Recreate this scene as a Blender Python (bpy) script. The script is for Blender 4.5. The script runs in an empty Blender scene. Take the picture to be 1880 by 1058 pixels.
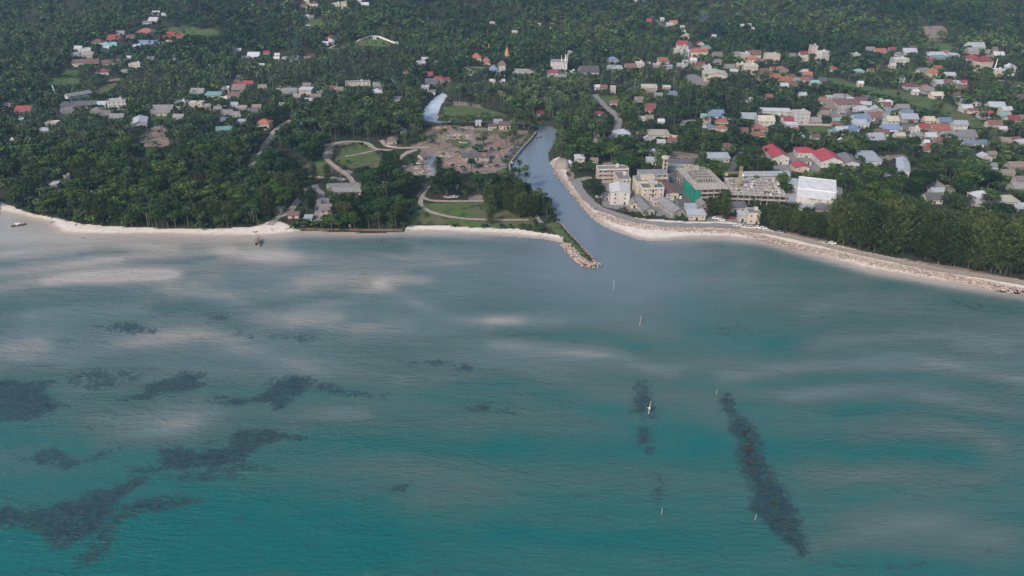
import bpy, bmesh, math, random
import numpy as np
from math import radians as R, sin, cos, pi, tan
random.seed(7); rng = np.random.default_rng(11)
scene = bpy.context.scene
COL = scene.collection

# ------------------------------------------------------------------ camera and the way back from a picture point to the ground
H, PITCH, F = 186.0, R(27.8), 1343.0
cam_d = bpy.data.cameras.new('camera'); cam = bpy.data.objects.new('camera', cam_d); COL.objects.link(cam)
cam_d.sensor_width = 36.0; cam_d.lens = F / 1880 * 36; cam_d.clip_start = 1; cam_d.clip_end = 9000
cam.location = (0, 0, H); cam.rotation_euler = (pi / 2 - PITCH, 0, 0)
scene.camera = cam

def ray(px, py):
    x = (px - 940) / F; y = -(py - 529) / F
    return np.array([x, cos(PITCH) + y * sin(PITCH), -sin(PITCH) + y * cos(PITCH)])
def G(px, py, z=0.0):
    d = ray(px, py); t = (H - z) / -d[2]
    return np.array([d[0] * t, d[1] * t, z])
TILE = dict(A=(0, 0), B=(470, 0), C=(940, 0), D=(1400, 0), E=(0, 230), F=(470, 230), G=(940, 230), H=(1400, 230))
TS = 1880 / 480
def tp(t, x, y): return TILE[t][0] + x / TS, TILE[t][1] + y / TS
def tl(t, pts): return [tp(t, x, y) for x, y in pts]

# ------------------------------------------------------------------ distance to polygons
def in_poly(x, y, P):
    c = np.zeros(x.shape, bool); n = len(P); j = n - 1
    for i in range(n):
        xi, yi = P[i]; xj, yj = P[j]
        if yi != yj:
            c ^= ((yi > y) != (yj > y)) & (x < (xj - xi) * (y - yi) / (yj - yi) + xi)
        j = i
    return c
def seg_dist(x, y, P, closed=True):
    d = np.full(x.shape, 1e9); n = len(P)
    for i in range(n if closed else n - 1):
        ax, ay = P[i]; bx, by = P[(i + 1) % n]
        ex, ey = bx - ax, by - ay; L = ex * ex + ey * ey + 1e-9
        t = np.clip(((x - ax) * ex + (y - ay) * ey) / L, 0, 1)
        d = np.minimum(d, (x - ax - t * ex) ** 2 + (y - ay - t * ey) ** 2)
    return np.sqrt(d)
def sdf(x, y, P, far=60.0):          # positive inside; clipped to -far away from the polygon
    P = np.asarray(P); out = np.full(x.shape, -far)
    m = (x > P[:, 0].min() - far) & (x < P[:, 0].max() + far) & (y > P[:, 1].min() - far) & (y < P[:, 1].max() + far)
    if m.any():
        xs, ys = x[m], y[m]; d = seg_dist(xs, ys, P)
        out[m] = np.where(in_poly(xs, ys, P), d, -np.minimum(d, far))
    return out
def W(pts, z=1.0): return [tuple(G(a, b, z)[:2]) for a, b in pts]
def sstep(a, b, v):
    t = np.clip((v - a) / (b - a), 0, 1); return t * t * (3 - 2 * t)

# ------------------------------------------------------------------ the coast
coast_px = [(0, 393), (45, 402), (85, 412), (98, 424), (103, 432), (150, 434), (200, 434), (300, 434), (400, 437), (470, 437), (520, 433),
    (560, 428), (650, 430), (740, 427), (850, 430), (940, 435), (1000, 440), (1033, 447), (1043, 459), (1058, 477), (1073, 488), (1092, 489),
    (1096, 482), (1078, 464), (1060, 445), (1042, 426), (1030, 409), (1016, 386), (1004, 366), (985, 352), (965, 342), (950, 326), (938, 318),
    (934, 308), (940, 296), (958, 275), (975, 257), (986, 243), (990, 232), (1001, 231), (1016, 233), (1023, 246), (1014, 268), (1006, 281),
    (1007, 296), (1018, 312), (1034, 337), (1050, 358), (1068, 380), (1084, 399), (1106, 415), (1134, 428), (1170, 440), (1198, 444), (1221, 443),
    (1272, 439), (1323, 438), (1374, 442), (1400, 445), (1451, 458), (1502, 472), (1553, 486), (1600, 499), (1700, 516), (1800, 531), (1880, 543)]
cw = W(coast_px, 0)
SEA = [(-1500, cw[0][1] + 40), (-700, cw[0][1] + 25)] + cw + [(700, cw[-1][1] - 60), (1500, cw[-1][1] - 160), (4000, cw[-1][1] - 300), (4000, -3000), (-4000, -3000), (-4000, cw[0][1] + 60)]
CREEK_TOP = [(783, 224), (774, 213), (783, 196), (797, 181), (813, 171), (824, 172), (808, 195), (803, 211), (808, 220), (803, 228)]
CREEK = W([(783, 224), (774, 213), (783, 196), (797, 181), (813, 171), (824, 172), (808, 195), (803, 211), (812, 222), (850, 222.5), (920, 224), (965, 225.5), (990, 230), (1003, 232), (995, 236), (960, 229.5), (920, 228), (850, 226.5), (806, 228)], 0)
INLET = W([(786, 322), (780, 306), (786, 290), (800, 284), (806, 289), (801, 300), (801, 318), (794, 324)], 0)
STEEP = W([(1036, 440), (1070, 500), (1115, 500), (1110, 470), (1112, 416), (1085, 389), (1040, 240), (860, 150), (750, 160), (760, 240), (770, 330), (925, 330), (990, 380), (1020, 420)], 0)

def water_sd(x, y):                  # distance from water, positive on land
    s = sdf(x, y, SEA, 90); s = np.maximum(s, sdf(x, y, CREEK, 90)); s = np.maximum(s, sdf(x, y, INLET, 90))
    return -s
KNOLL = G(690, 84, 8)
def hill(x, y):
    y0 = 1010 + 120 * sstep(-250, 450, x) + 40 * np.sin(x / 210 + 1)
    a = np.logaddexp(0, (y - y0) / 60) * 60 * 0.21
    a = 165 * np.tanh(a / 165)
    w = sstep(-80, 260, y - y0)
    a = a + w * (7 * np.sin(x / 83 + y / 150) + 5 * np.sin(x / 47 - y / 71 + 2))
    a = a + 0.011 * np.maximum(0, y - 620)
    a = a + 15 * np.exp(-(((x - KNOLL[0]) / 60) ** 2 + ((y - KNOLL[1] - 25) / 45) ** 2))
    return np.maximum(a, 0)
def height(x, y):
    x = np.asarray(x, float); y = np.asarray(y, float); shp = x.shape; x = x.ravel(); y = y.ravel()
    s = water_sd(x, y); st = sstep(-12, 6, sdf(x, y, STEEP, 60))
    wdt = 26 * (1 - st) + 4.5 * st
    land = 2.2 * (1 - np.exp(-np.maximum(s, 0) / wdt * 1.9))
    z = np.where(s > 0, land, np.maximum(s * 0.06, -5) - 0.05) + np.where(s > 3, hill(x, y), 0)
    return z.reshape(shp)

# ------------------------------------------------------------------ ground sheet
def axis(*runs):
    out = []
    for a, b, s in runs: out += list(np.arange(a, b, s))
    return np.array(out)
gx = axis((-3800, -1500, 90), (-1500, -560, 11), (-560, -400, 2.5), (-400, 400, 1.7), (400, 560, 2.5), (560, 1500, 11), (1500, 3801, 90))
gy = axis((-900, 320, 60), (320, 560, 1.7), (560, 760, 2.5), (760, 1400, 6), (1400, 2000, 25), (2000, 4300, 80))
GX, GY = np.meshgrid(gx, gy); GZ = height(GX, GY)
def ground_z(x, y):                  # the sheet's own height, so that things sit on it
    i = int(np.clip(np.searchsorted(gx, x) - 1, 0, len(gx) - 2)); j = int(np.clip(np.searchsorted(gy, y) - 1, 0, len(gy) - 2))
    u = (x - gx[i]) / (gx[i + 1] - gx[i]); v = (y - gy[j]) / (gy[j + 1] - gy[j])
    return float((GZ[j, i] * (1 - u) + GZ[j, i + 1] * u) * (1 - v) + (GZ[j + 1, i] * (1 - u) + GZ[j + 1, i + 1] * u) * v)
def ground_zs(x, y):
    i = np.clip(np.searchsorted(gx, x) - 1, 0, len(gx) - 2); j = np.clip(np.searchsorted(gy, y) - 1, 0, len(gy) - 2)
    u = (x - gx[i]) / (gx[i + 1] - gx[i]); v = (y - gy[j]) / (gy[j + 1] - gy[j])
    return (GZ[j, i] * (1 - u) + GZ[j, i + 1] * u) * (1 - v) + (GZ[j + 1, i] * (1 - u) + GZ[j + 1, i + 1] * u) * v
_T = np.arange(280, 2400, 2.0)
def hit(px, py, up=0.0):             # where the sight line meets the ground (raised by up)
    d = ray(px, py); t = _T / d[1]
    x, y, z = d[0] * t, d[1] * t, H + d[2] * t
    g = np.maximum(ground_zs(x, y), 0) + up
    k = np.argmax(z <= g)
    if z[k] > g[k]: k = len(t) - 1
    if k:
        a, b = z[k - 1] - g[k - 1], z[k] - g[k]; f = a / (a - b) if a != b else 0
        return np.array([x[k - 1] + f * (x[k] - x[k - 1]), y[k - 1] + f * (y[k] - y[k - 1]), 0]) * 1.0
    return np.array([x[k], y[k], 0.0])
def HW(pts): return [tuple(hit(a, b)[:2]) for a, b in pts]

# ------------------------------------------------------------------ material helpers
def nodes_of(name):
    m = bpy.data.materials.new(name); m.use_nodes = True; nt = m.node_tree; nt.nodes.clear()
    o = nt.nodes.new('ShaderNodeOutputMaterial'); b = nt.nodes.new('ShaderNodeBsdfPrincipled'); nt.links.new(b.outputs[0], o.inputs[0])
    return m, nt, b
class N:
    def __init__(s, nt): s.nt = nt
    def n(s, t, **k):
        x = s.nt.nodes.new('ShaderNode' + t)
        for a, b in k.items(): setattr(x, a, b)
        return x
    def put(s, sock, v):
        if isinstance(v, bpy.types.NodeSocket): s.nt.links.new(v, sock)
        elif isinstance(v, tuple) and len(v) == 3 and sock.type == 'RGBA': sock.default_value = (*v, 1)
        else: sock.default_value = v
    def math(s, op, a, b=0.0, clamp=False):
        x = s.n('Math', operation=op, use_clamp=clamp); s.put(x.inputs[0], a); s.put(x.inputs[1], b); return x.outputs[0]
    def mix(s, f, a, b, mode='MIX'):
        x = s.n('Mix', data_type='RGBA', blend_type=mode); s.put(x.inputs[0], f); s.put(x.inputs[6], a); s.put(x.inputs[7], b); return x.outputs[2]
    def noise(s, vec, scale, detail=3.0, rough=0.55, dist=0.0):
        x = s.n('TexNoise'); s.put(x.inputs['Vector'], vec); x.inputs['Scale'].default_value = scale; x.inputs['Detail'].default_value = detail
        x.inputs['Roughness'].default_value = rough; x.inputs['Distortion'].default_value = dist; return x.outputs[0]
    def ramp(s, v, a, b, lo=0.0, hi=1.0):
        x = s.n('MapRange', interpolation_type='SMOOTHSTEP'); s.put(x.inputs[0], v)
        for i, q in zip((1, 2, 3, 4), (a, b, lo, hi)): s.put(x.inputs[i], q)
        return x.outputs[0]
    def attr(s, name): 
        x = s.n('Attribute', attribute_name=name); return x
    def pos(s, scale=(1, 1, 1), rot=0.0):
        g = s.n('NewGeometry'); m = s.n('Mapping'); s.nt.links.new(g.outputs['Position'], m.inputs[0])
        m.inputs['Scale'].default_value = scale; m.inputs['Rotation'].default_value = (0, 0, rot); return m.outputs[0]
    def obj(s, scale=(1, 1, 1)):
        g = s.n('TexCoord'); m = s.n('Mapping'); s.nt.links.new(g.outputs['Object'], m.inputs[0]); m.inputs['Scale'].default_value = scale; return m.outputs[0]
    def bump(s, h, strength, dist):
        x = s.n('Bump'); s.put(x.inputs['Height'], h); x.inputs['Strength'].default_value = strength; x.inputs['Distance'].default_value = dist; return x.outputs[0]

def paint(name, col, rough=0.7, var=0.25, scale=0.6, obj_var=0.25, metal=0.0, streak=False, spec=0.3):
    m, nt, b = nodes_of(name); k = N(nt)
    v = k.noise(k.obj((1, 1, 0.25) if streak else (1, 1, 1)), scale, 5, 0.65)
    f = k.ramp(v, 0.3, 0.75)
    dark = tuple(c * (1 - var) for c in col); lite = tuple(min(1, c * (1 + var * 0.4)) for c in col)
    c = k.mix(f, dark, lite)
    oi = k.n('ObjectInfo'); g = k.math('ADD', k.math('MULTIPLY', oi.outputs['Random'], obj_var * 2), 1 - obj_var)
    hs = k.n('HueSaturation'); k.put(hs.inputs['Color'], c); k.put(hs.inputs['Value'], g); 
    nt.links.new(hs.outputs[0], b.inputs['Base Color'])
    b.inputs['Roughness'].default_value = rough; b.inputs['Metallic'].default_value = metal; b.inputs['Specular IOR Level'].default_value = spec
    return m
def sheetroof(name, col, rough=0.5, var=0.3, pitch=1.4):
    m, nt, b = nodes_of(name); k = N(nt)
    rust = k.ramp(k.noise(k.obj((0.6, 0.12, 0.3)), 1.0, 6, 0.7), 0.42, 0.78)
    blot = k.ramp(k.noise(k.obj(), 0.22, 4, 0.6), 0.35, 0.7)
    c = k.mix(k.math('MULTIPLY', rust, var * 1.8), col, tuple(c * 0.45 + d for c, d in zip(col, (0.03, 0.02, 0.012))))
    c = k.mix(k.math('MULTIPLY', blot, 0.35), c, tuple(min(1, c * 1.35 + 0.03) for c in col))
    oi = k.n('ObjectInfo'); g = k.math('ADD', k.math('MULTIPLY', oi.outputs['Random'], 0.4), 0.8)
    hs = k.n('HueSaturation'); k.put(hs.inputs['Color'], c); k.put(hs.inputs['Value'], g); nt.links.new(hs.outputs[0], b.inputs['Base Color'])
    w = k.n('TexWave'); k.put(w.inputs['Vector'], k.obj()); w.inputs['Scale'].default_value = pitch; w.wave_type = 'BANDS'; w.bands_direction = 'X'
    k.put(b.inputs['Normal'], k.bump(w.outputs['Fac'], 0.35, 0.08))
    b.inputs['Roughness'].default_value = rough; b.inputs['Specular IOR Level'].default_value = 0.35
    return m

RC = dict(R=(0.25, 0.050, 0.050), O=(0.31, 0.115, 0.075), T=(0.165, 0.085, 0.070), W=(0.44, 0.44, 0.46), G=(0.21, 0.20, 0.195), D=(0.105, 0.10, 0.105),
          B=(0.15, 0.20, 0.28), C=(0.17, 0.31, 0.30), L=(0.34, 0.365, 0.395), K=(0.43, 0.39, 0.30), N=(0.20, 0.16, 0.14), X=(0.33, 0.045, 0.055), Z=(0.57, 0.555, 0.54))
RN = dict(R='bright red', O='orange', T='dull red-brown', W='white', G='grey', D='dark grey', B='blue', C='pale teal', L='pale blue-grey', K='cream', N='brown', X='crimson', Z='bright white')
ROOF = {k: sheetroof('roof_' + RN[k].replace(' ', '_').replace('-', '_'), v) for k, v in RC.items()}
WC = dict(W=(0.54, 0.51, 0.48), K=(0.54, 0.46, 0.36), P=(0.48, 0.385, 0.335), G=(0.36, 0.345, 0.32), Y=(0.62, 0.50, 0.24), B=(0.35, 0.45, 0.58))
WN = dict(W='white', K='cream', P='pinkish', G='grey', Y='yellow', B='blue')
WALL = {k: paint('wall_' + WN[k], v, 0.85, 0.22, 0.35, 0.12, streak=True) for k, v in WC.items()}
M_glass, _nt, _b = nodes_of('window_glass'); _b.inputs['Base Color'].default_value = (0.03, 0.035, 0.04, 1); _b.inputs['Roughness'].default_value = 0.15
M_conc = paint('raw_concrete', (0.43, 0.385, 0.345), 0.9, 0.35, 0.5, 0.1)
M_conc_d = paint('stained_concrete', (0.27, 0.24, 0.215), 0.9, 0.4, 0.4, 0.1)
M_wood = paint('weathered_wood', (0.16, 0.11, 0.075), 0.85, 0.35, 2.0, 0.25)
M_trunk = paint('tree_bark', (0.13, 0.11, 0.09), 0.9, 0.3, 1.0, 0.3)
M_ptrunk = paint('palm_bark', (0.165, 0.145, 0.115), 0.9, 0.25, 1.0, 0.3)
M_stone = paint('boulder_stone', (0.43, 0.34, 0.28), 0.9, 0.4, 0.35, 0.2)
M_brown = paint('brown_masonry', (0.21, 0.13, 0.10), 0.9, 0.35, 0.6, 0.15)
M_reef = paint('weedy_rock', (0.046, 0.041, 0.033), 0.75, 0.5, 0.8, 0.3)
M_white = paint('white_paint', (0.78, 0.77, 0.75), 0.6, 0.12, 0.8, 0.08)
M_black = paint('dark_paint', (0.035, 0.035, 0.04), 0.5, 0.3, 2, 0.2)
M_yellow = paint('crane_yellow', (0.40, 0.32, 0.17), 0.6, 0.2, 0.5, 0.05)
M_net = paint('green_netting', (0.02, 0.24, 0.17), 0.9, 0.4, 0.25, 0.05)
M_gold = paint('gold_tiles', (0.42, 0.25, 0.09), 0.45, 0.25, 1.2, 0.05)
M_metal = paint('grey_metal', (0.38, 0.38, 0.38), 0.5, 0.2, 1.0, 0.2)
M_tarp = paint('pale_tarpaulin', (0.62, 0.68, 0.74), 0.6, 0.25, 0.6, 0.1)
M_tyre = paint('tyre_rubber', (0.02, 0.02, 0.02), 0.9)

def foliage(name, base, hue_var=0.04):
    m, nt, b = nodes_of(name); k = N(nt)
    t = k.attr('tint').outputs['Color']
    oi = k.n('ObjectInfo')
    c = k.mix(1.0, base, t, 'MULTIPLY')
    hs = k.n('HueSaturation'); k.put(hs.inputs['Color'], c)
    k.put(hs.inputs['Value'], k.math('ADD', k.math('MULTIPLY', oi.outputs['Random'], 0.9), 0.55))
    k.put(hs.inputs['Hue'], k.math('ADD', k.math('MULTIPLY', oi.outputs['Random'], -hue_var), 0.5 + hue_var / 2))
    nt.links.new(hs.outputs[0], b.inputs['Base Color']); b.inputs['Roughness'].default_value = 0.7; b.inputs['Specular IOR Level'].default_value = 0.12
    return m
M_leaf = foliage('broad_leaves', (0.031, 0.060, 0.019))
M_frond = foliage('palm_fronds', (0.034, 0.055, 0.025))
M_cas = foliage('casuarina_needles', (0.050, 0.069, 0.025))

# ------------------------------------------------------------------ object helpers
def tag(o, label=None, cat=None, group=None, kind=None):
    if label: o['label'] = label
    if cat: o['category'] = cat
    if group: o['group'] = group
    if kind: o['kind'] = kind
    return o
def link(name, data, parent=None):
    o = bpy.data.objects.new(name, data); COL.objects.link(o)
    if parent is not None: o.parent = parent
    return o
def empty(name, loc, rz, label, cat, group=None):
    o = link(name, None); o.location = [float(v) for v in loc]; o.rotation_euler = (0, 0, rz); o.empty_display_size = 1
    return tag(o, label, cat, group)
def mesh_np(name, V, Q, mats, tint=None, smooth=False, mi=None):
    me = bpy.data.meshes.new(name); V = np.asarray(V, np.float32); Q = np.asarray(Q, np.int32); n = Q.shape[1]
    me.vertices.add(len(V)); me.vertices.foreach_set('co', V.ravel())
    me.loops.add(Q.size); me.loops.foreach_set('vertex_index', Q.ravel())
    me.polygons.add(len(Q)); me.polygons.foreach_set('loop_start', np.arange(0, Q.size, n, dtype=np.int32))
    me.polygons.foreach_set('use_smooth', np.full(len(Q), smooth, bool))
    for m in (mats if isinstance(mats, (list, tuple)) else [mats]): me.materials.append(m)
    if mi is not None: me.polygons.foreach_set('material_index', np.asarray(mi, np.int32))
    if tint is not None:
        a = me.attributes.new('tint', 'FLOAT_COLOR', 'POINT'); t = np.ones((len(V), 4), np.float32); t[:, :3] = tint if tint.ndim == 2 else tint[:, None]
        a.data.foreach_set('color', t.ravel())
    me.update(calc_edges=True); return me
class MB:                             # collects shapes into one mesh
    def __init__(s): s.v = []; s.f = []; s.m = []; s.mats = []
    def mi(s, mat):
        if mat not in s.mats: s.mats.append(mat)
        return s.mats.index(mat)
    def add(s, vs, fs, mat):
        o = len(s.v); s.v += [tuple(float(c) for c in v) for v in vs]; s.f += [tuple(i + o for i in f) for f in fs]; s.m += [s.mi(mat)] * len(fs)
    def box(s, x0, x1, y0, y1, z0, z1, mat, rot=0.0, c=(0, 0)):
        vs = [(x, y, z) for z in (z0, z1) for x, y in ((x0, y0), (x1, y0), (x1, y1), (x0, y1))]
        if rot: vs = [(c[0] + (x - c[0]) * cos(rot) - (y - c[1]) * sin(rot), c[1] + (x - c[0]) * sin(rot) + (y - c[1]) * cos(rot), z) for x, y, z in vs]
        s.add(vs, [(3, 2, 1, 0), (4, 5, 6, 7), (0, 1, 5, 4), (1, 2, 6, 5), (2, 3, 7, 6), (3, 0, 4, 7)], mat)
    def prism(s, poly, axis, a, b, mat):   # polygon in a plane, pushed from a to b along axis ('x','y','z')
        n = len(poly)
        def P(u, v, t): return (t, u, v) if axis == 'x' else (u, t, v) if axis == 'y' else (u, v, t)
        vs = [P(u, v, a) for u, v in poly] + [P(u, v, b) for u, v in poly]
        s.add(vs, [tuple(range(n))[::-1], tuple(range(n, 2 * n))] + [(i, (i + 1) % n, n + (i + 1) % n, n + i) for i in range(n)], mat)
    def tube(s, pts, rad, mat, n=6, cap=True):
        pts = [np.array(p, float) for p in pts]; rad = rad if isinstance(rad, (list, tuple)) else [rad] * len(pts); vs = []; fs = []
        for i, p in enumerate(pts):
            d = pts[min(i + 1, len(pts) - 1)] - pts[max(i - 1, 0)]; d /= np.linalg.norm(d) + 1e-9
            u = np.cross(d, (0, 1, 0) if abs(d[1]) < 0.9 else (1, 0, 0)); u /= np.linalg.norm(u); w = np.cross(d, u)
            for k in range(n): vs.append(p + rad[i] * (u * cos(2 * pi * k / n) + w * sin(2 * pi * k / n)))
        for i in range(len(pts) - 1):
            for k in range(n): fs.append((i * n + k, i * n + (k + 1) % n, (i + 1) * n + (k + 1) % n, (i + 1) * n + k))
        if cap: fs += [tuple(range(n))[::-1], tuple(range((len(pts) - 1) * n, len(pts) * n))]
        s.add(vs, fs, mat)
    def lathe(s, prof, mat, n=12, c=(0, 0)):
        vs = []; fs = []
        for r, z in prof:
            for k in range(n): vs.append((c[0] + r * cos(2 * pi * k / n), c[1] + r * sin(2 * pi * k / n), z))
        for i in range(len(prof) - 1):
            for k in range(n): fs.append((i * n + k, i * n + (k + 1) % n, (i + 1) * n + (k + 1) % n, (i + 1) * n + k))
        fs += [tuple(range(n))[::-1], tuple(range((len(prof) - 1) * n, len(prof) * n))]; s.add(vs, fs, mat)
    def data(s, name):
        me = bpy.data.meshes.new(name); me.from_pydata(s.v, [], s.f)
        for m in s.mats: me.materials.append(m)
        me.polygons.foreach_set('material_index', np.array(s.m, np.int32)); me.update(); return me
    def obj(s, name, parent=None): return link(name, s.data(name), parent)
def resample(P, step):
    out = [P[0]]
    for a, c in zip(P[:-1], P[1:]):
        n = max(1, int(math.hypot(c[0] - a[0], c[1] - a[1]) / step))
        out += [(a[0] + (c[0] - a[0]) * i / n, a[1] + (c[1] - a[1]) * i / n) for i in range(1, n + 1)]
    return out
def smooth(P, it=2):
    for _ in range(it):
        Q = [P[0]]
        for a, c in zip(P[:-1], P[1:]): Q += [(a[0] * .75 + c[0] * .25, a[1] * .75 + c[1] * .25), (a[0] * .25 + c[0] * .75, a[1] * .25 + c[1] * .75)]
        P = Q + [P[-1]]
    return P
# ------------------------------------------------------------------ ground cover zones (traced once, kept as world polygons)
SAND = [W([(0, 372), (25, 380), (60, 392), (100, 400), (150, 412), (190, 416), (300, 420), (400, 421), (470, 417), (500, 407), (515, 409), (545, 420), (560, 422), (740, 428), (743, 415), (800, 414),
    (850, 417), (950, 421), (1000, 428), (1030, 434), (1040, 448), (1030, 475), (700, 460), (400, 470), (100, 470), (80, 440), (0, 420)]),
    W([(1026, 290), (1040, 300), (1042, 330), (1058, 352), (1090, 385), (1120, 394), (1180, 404), (1250, 408), (1340, 410), (1400, 420), (1450, 433), (1550, 456), (1650, 478), (1760, 500), (1890, 518),
    (1890, 580), (1600, 520), (1420, 470), (1200, 470), (1100, 430), (1040, 370), (1000, 300)])]
SHORE_STRIP = SAND[1]
Z8 = lambda pts: [(700 + x / 5.877, 200 + y / 5.877) for x, y in pts]
DIRT_PX = [tl('H', [(150, 760), (400, 820), (800, 925), (1100, 975), (1400, 1020), (1900, 1120), (1900, 1160), (1400, 1060), (1000, 985), (500, 880), (200, 800)]), [(1034, 446), (1046, 449), (1062, 466), (1080, 478), (1094, 484), (1092, 492), (1070, 490), (1050, 472)], Z8([(560, 190), (800, 180), (1000, 200), (1300, 215), (1600, 240), (1560, 320), (1480, 400), (1400, 520), (1360, 640), (1200, 710), (900, 700), (650, 640), (560, 740), (400, 740), (220, 690), (300, 600), (420, 560), (420, 440), (300, 400), (500, 340), (440, 260)]),
    tl('F', [(500, 130), (620, 115), (700, 125), (560, 165), (540, 250), (600, 320), (700, 330), (660, 380), (540, 300), (480, 210)]),
    tl('G', [(1115, 232), (1165, 185), (1345, 212), (1325, 255)]), tl('E', [(1060, 40), (1130, 0), (1200, 30), (1220, 150), (1060, 170)]),
    tl('B', [(1360, 740), (1480, 730), (1640, 760), (1640, 790), (1480, 780)]), tl('D', [(1150, 190), (1290, 185), (1340, 240), (1290, 300), (1190, 290)]),
    tl('A', [(760, 575), (860, 560), (870, 580), (780, 590)]), tl('F', [(1520, 510), (1620, 500), (1640, 550), (1520, 545)]),
    tl('H', [(830, 220), (1040, 210), (1040, 260), (830, 250)]), tl('G', [(330, 240), (400, 250), (470, 420), (620, 580), (660, 660), (480, 570), (360, 400), (300, 310)]), tl('A', [(1010, 990), (1140, 870), (1200, 950), (1130, 1058), (1000, 1058)])]
PAVE_PX = [[(1100, 338), (1150, 326), (1258, 326), (1262, 366), (1300, 378), (1300, 398), (1240, 402), (1160, 390), (1108, 380)], tl('C', [(1250, 540), (1310, 530), (1420, 590), (1390, 630), (1300, 610), (1240, 580)]), tl('D', [(430, 790), (560, 740), (640, 800), (620, 860), (540, 850), (420, 830)]),
    tl('G', [(650, 270), (740, 265), (760, 330), (640, 320)]), tl('G', [(840, 430), (900, 430), (910, 600), (850, 600)]), tl('H', [(460, 440), (560, 480), (620, 640), (560, 660), (500, 540)]),
    tl('H', [(80, 220), (250, 190), (400, 220), (420, 330), (340, 350), (70, 340)]), tl('G', [(1380, 640), (1620, 660), (1660, 720), (1400, 715)]), tl('H', [(830, 300), (900, 330), (960, 390), (860, 370)])]
LAWN_PX = [Z8([(740, 330), (860, 310), (970, 350), (960, 420), (850, 420), (760, 390)]), Z8([(1000, 230), (1300, 240), (1540, 280), (1500, 305), (1250, 280), (1000, 265)]), Z8([(590, 620), (640, 540), (690, 520), (650, 620), (600, 690)]), Z8([(1240, 670), (1340, 650), (1350, 690), (1260, 700)]), Z8([(990, 590), (1100, 570), (1160, 620), (1040, 640)]), Z8([(1420, 470), (1560, 300), (1660, 230), (1680, 260), (1500, 440), (1380, 600), (1350, 590)]), Z8([(520, 280), (600, 270), (620, 330), (530, 340)]), Z8([(1060, 445), (1150, 440), (1140, 480), (1060, 480)]), tl('F', [(1200, 570), (1400, 552), (1640, 556), (1880, 600), (1990, 640), (2010, 740), (1700, 742), (1250, 716), (1060, 716), (1110, 640), (1180, 600)]),
    tl('F', [(340, 280), (480, 240), (560, 330), (500, 372), (370, 345)]), tl('F', [(560, 250), (640, 150), (800, 150), (840, 190), (900, 220), (890, 330), (740, 320), (640, 300)]),
    tl('D', [(420, 552), (560, 568), (700, 610), (860, 638), (1000, 648), (1150, 690), (1300, 730), (1420, 790), (1500, 830), (1640, 920), (1560, 935), (1400, 880), (1250, 800), (1100, 760), (950, 700), (800, 665), (600, 625), (480, 590)]),
    tl('C', [(612, 688), (785, 688), (775, 735), (650, 748)]), tl('A', [(440, 508), (560, 505), (570, 545), (450, 545)]), tl('A', [(330, 565), (580, 560), (560, 612), (350, 625)]), tl('A', [(650, 640), (850, 590), (820, 640), (700, 690)]),
    tl('B', [(1450, 482), (1640, 478), (1650, 500), (1540, 550), (1480, 545)]), tl('D', [(1230, 305), (1390, 320), (1400, 375), (1240, 360)]), tl('B', [(340, 140), (470, 135), (500, 185), (350, 195)]),
    tl('B', [(690, 322), (760, 290), (830, 268), (900, 280), (1010, 320), (900, 350), (760, 350)]), tl('D', [(270, 903), (480, 908), (470, 955), (330, 965)]), tl('A', [(1150, 210), (1330, 190), (1560, 215), (1600, 260), (1300, 270)]),
    tl('G', [(230, 720), (330, 690), (400, 790), (560, 960), (540, 975), (400, 830)]), tl('H', [(1230, 610), (1540, 610), (1640, 690), (1340, 700)]), tl('F', [(700, 120), (830, 130), (880, 170), (780, 200)]),
    tl('D', [(880, 470), (980, 480), (960, 520), (870, 510)]), tl('A', [(1060, 830), (1200, 810), (1180, 890), (1080, 920)]), tl('B', [(1340, 780), (1500, 760), (1700, 790), (1800, 830), (1600, 850), (1380, 840)]),
    tl('F', [(1110, 690), (1120, 590), (1180, 470), (1230, 430), (1180, 600)]), tl('D', [(960, 860), (1100, 870), (1090, 900), (980, 900)])]
DIRT = [HW(p) for p in DIRT_PX]; PAVE = [HW(p) for p in PAVE_PX]; LAWN = [HW(p) for p in LAWN_PX]
def zone(x, y, polys, soft=3.0):
    a = np.zeros(x.shape)
    for P in polys: a = np.maximum(a, np.clip(0.5 + sdf(x, y, P, 40) / (2 * soft), 0, 1))
    return a
fx, fy = GX.ravel(), GY.ravel(); nx, ny = len(gx), len(gy)
idx = np.arange(nx * ny).reshape(ny, nx)
QG = np.stack([idx[:-1, :-1], idx[:-1, 1:], idx[1:, 1:], idx[1:, :-1]], -1).reshape(-1, 4)
m, nt, b = nodes_of('ground_cover'); k = N(nt); P = k.pos()
n1 = k.noise(P, 0.25, 5, 0.65); n2 = k.noise(P, 0.035, 4, 0.6); n3 = k.noise(P, 1.3, 3, 0.6)
soil = k.mix(k.ramp(n1, 0.35, 0.7), (0.026, 0.036, 0.018), (0.05, 0.06, 0.027)); soil = k.mix(k.ramp(n2, 0.4, 0.65), soil, (0.045, 0.042, 0.028))
def zmask(name, w=0.7): return k.ramp(k.math('ADD', k.attr(name).outputs['Fac'], k.math('MULTIPLY', k.math('SUBTRACT', n1, 0.5), w)), 0.42, 0.6)
lawn = k.mix(k.ramp(n1, 0.3, 0.7), (0.058, 0.108, 0.028), (0.10, 0.145, 0.046)); lawn = k.mix(k.ramp(n2, 0.42, 0.62), lawn, (0.12, 0.115, 0.06)); lawn = k.mix(k.ramp(k.noise(P, 0.11, 5, 0.7), 0.5, 0.66), lawn, (0.035, 0.062, 0.02))
c = soil
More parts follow.
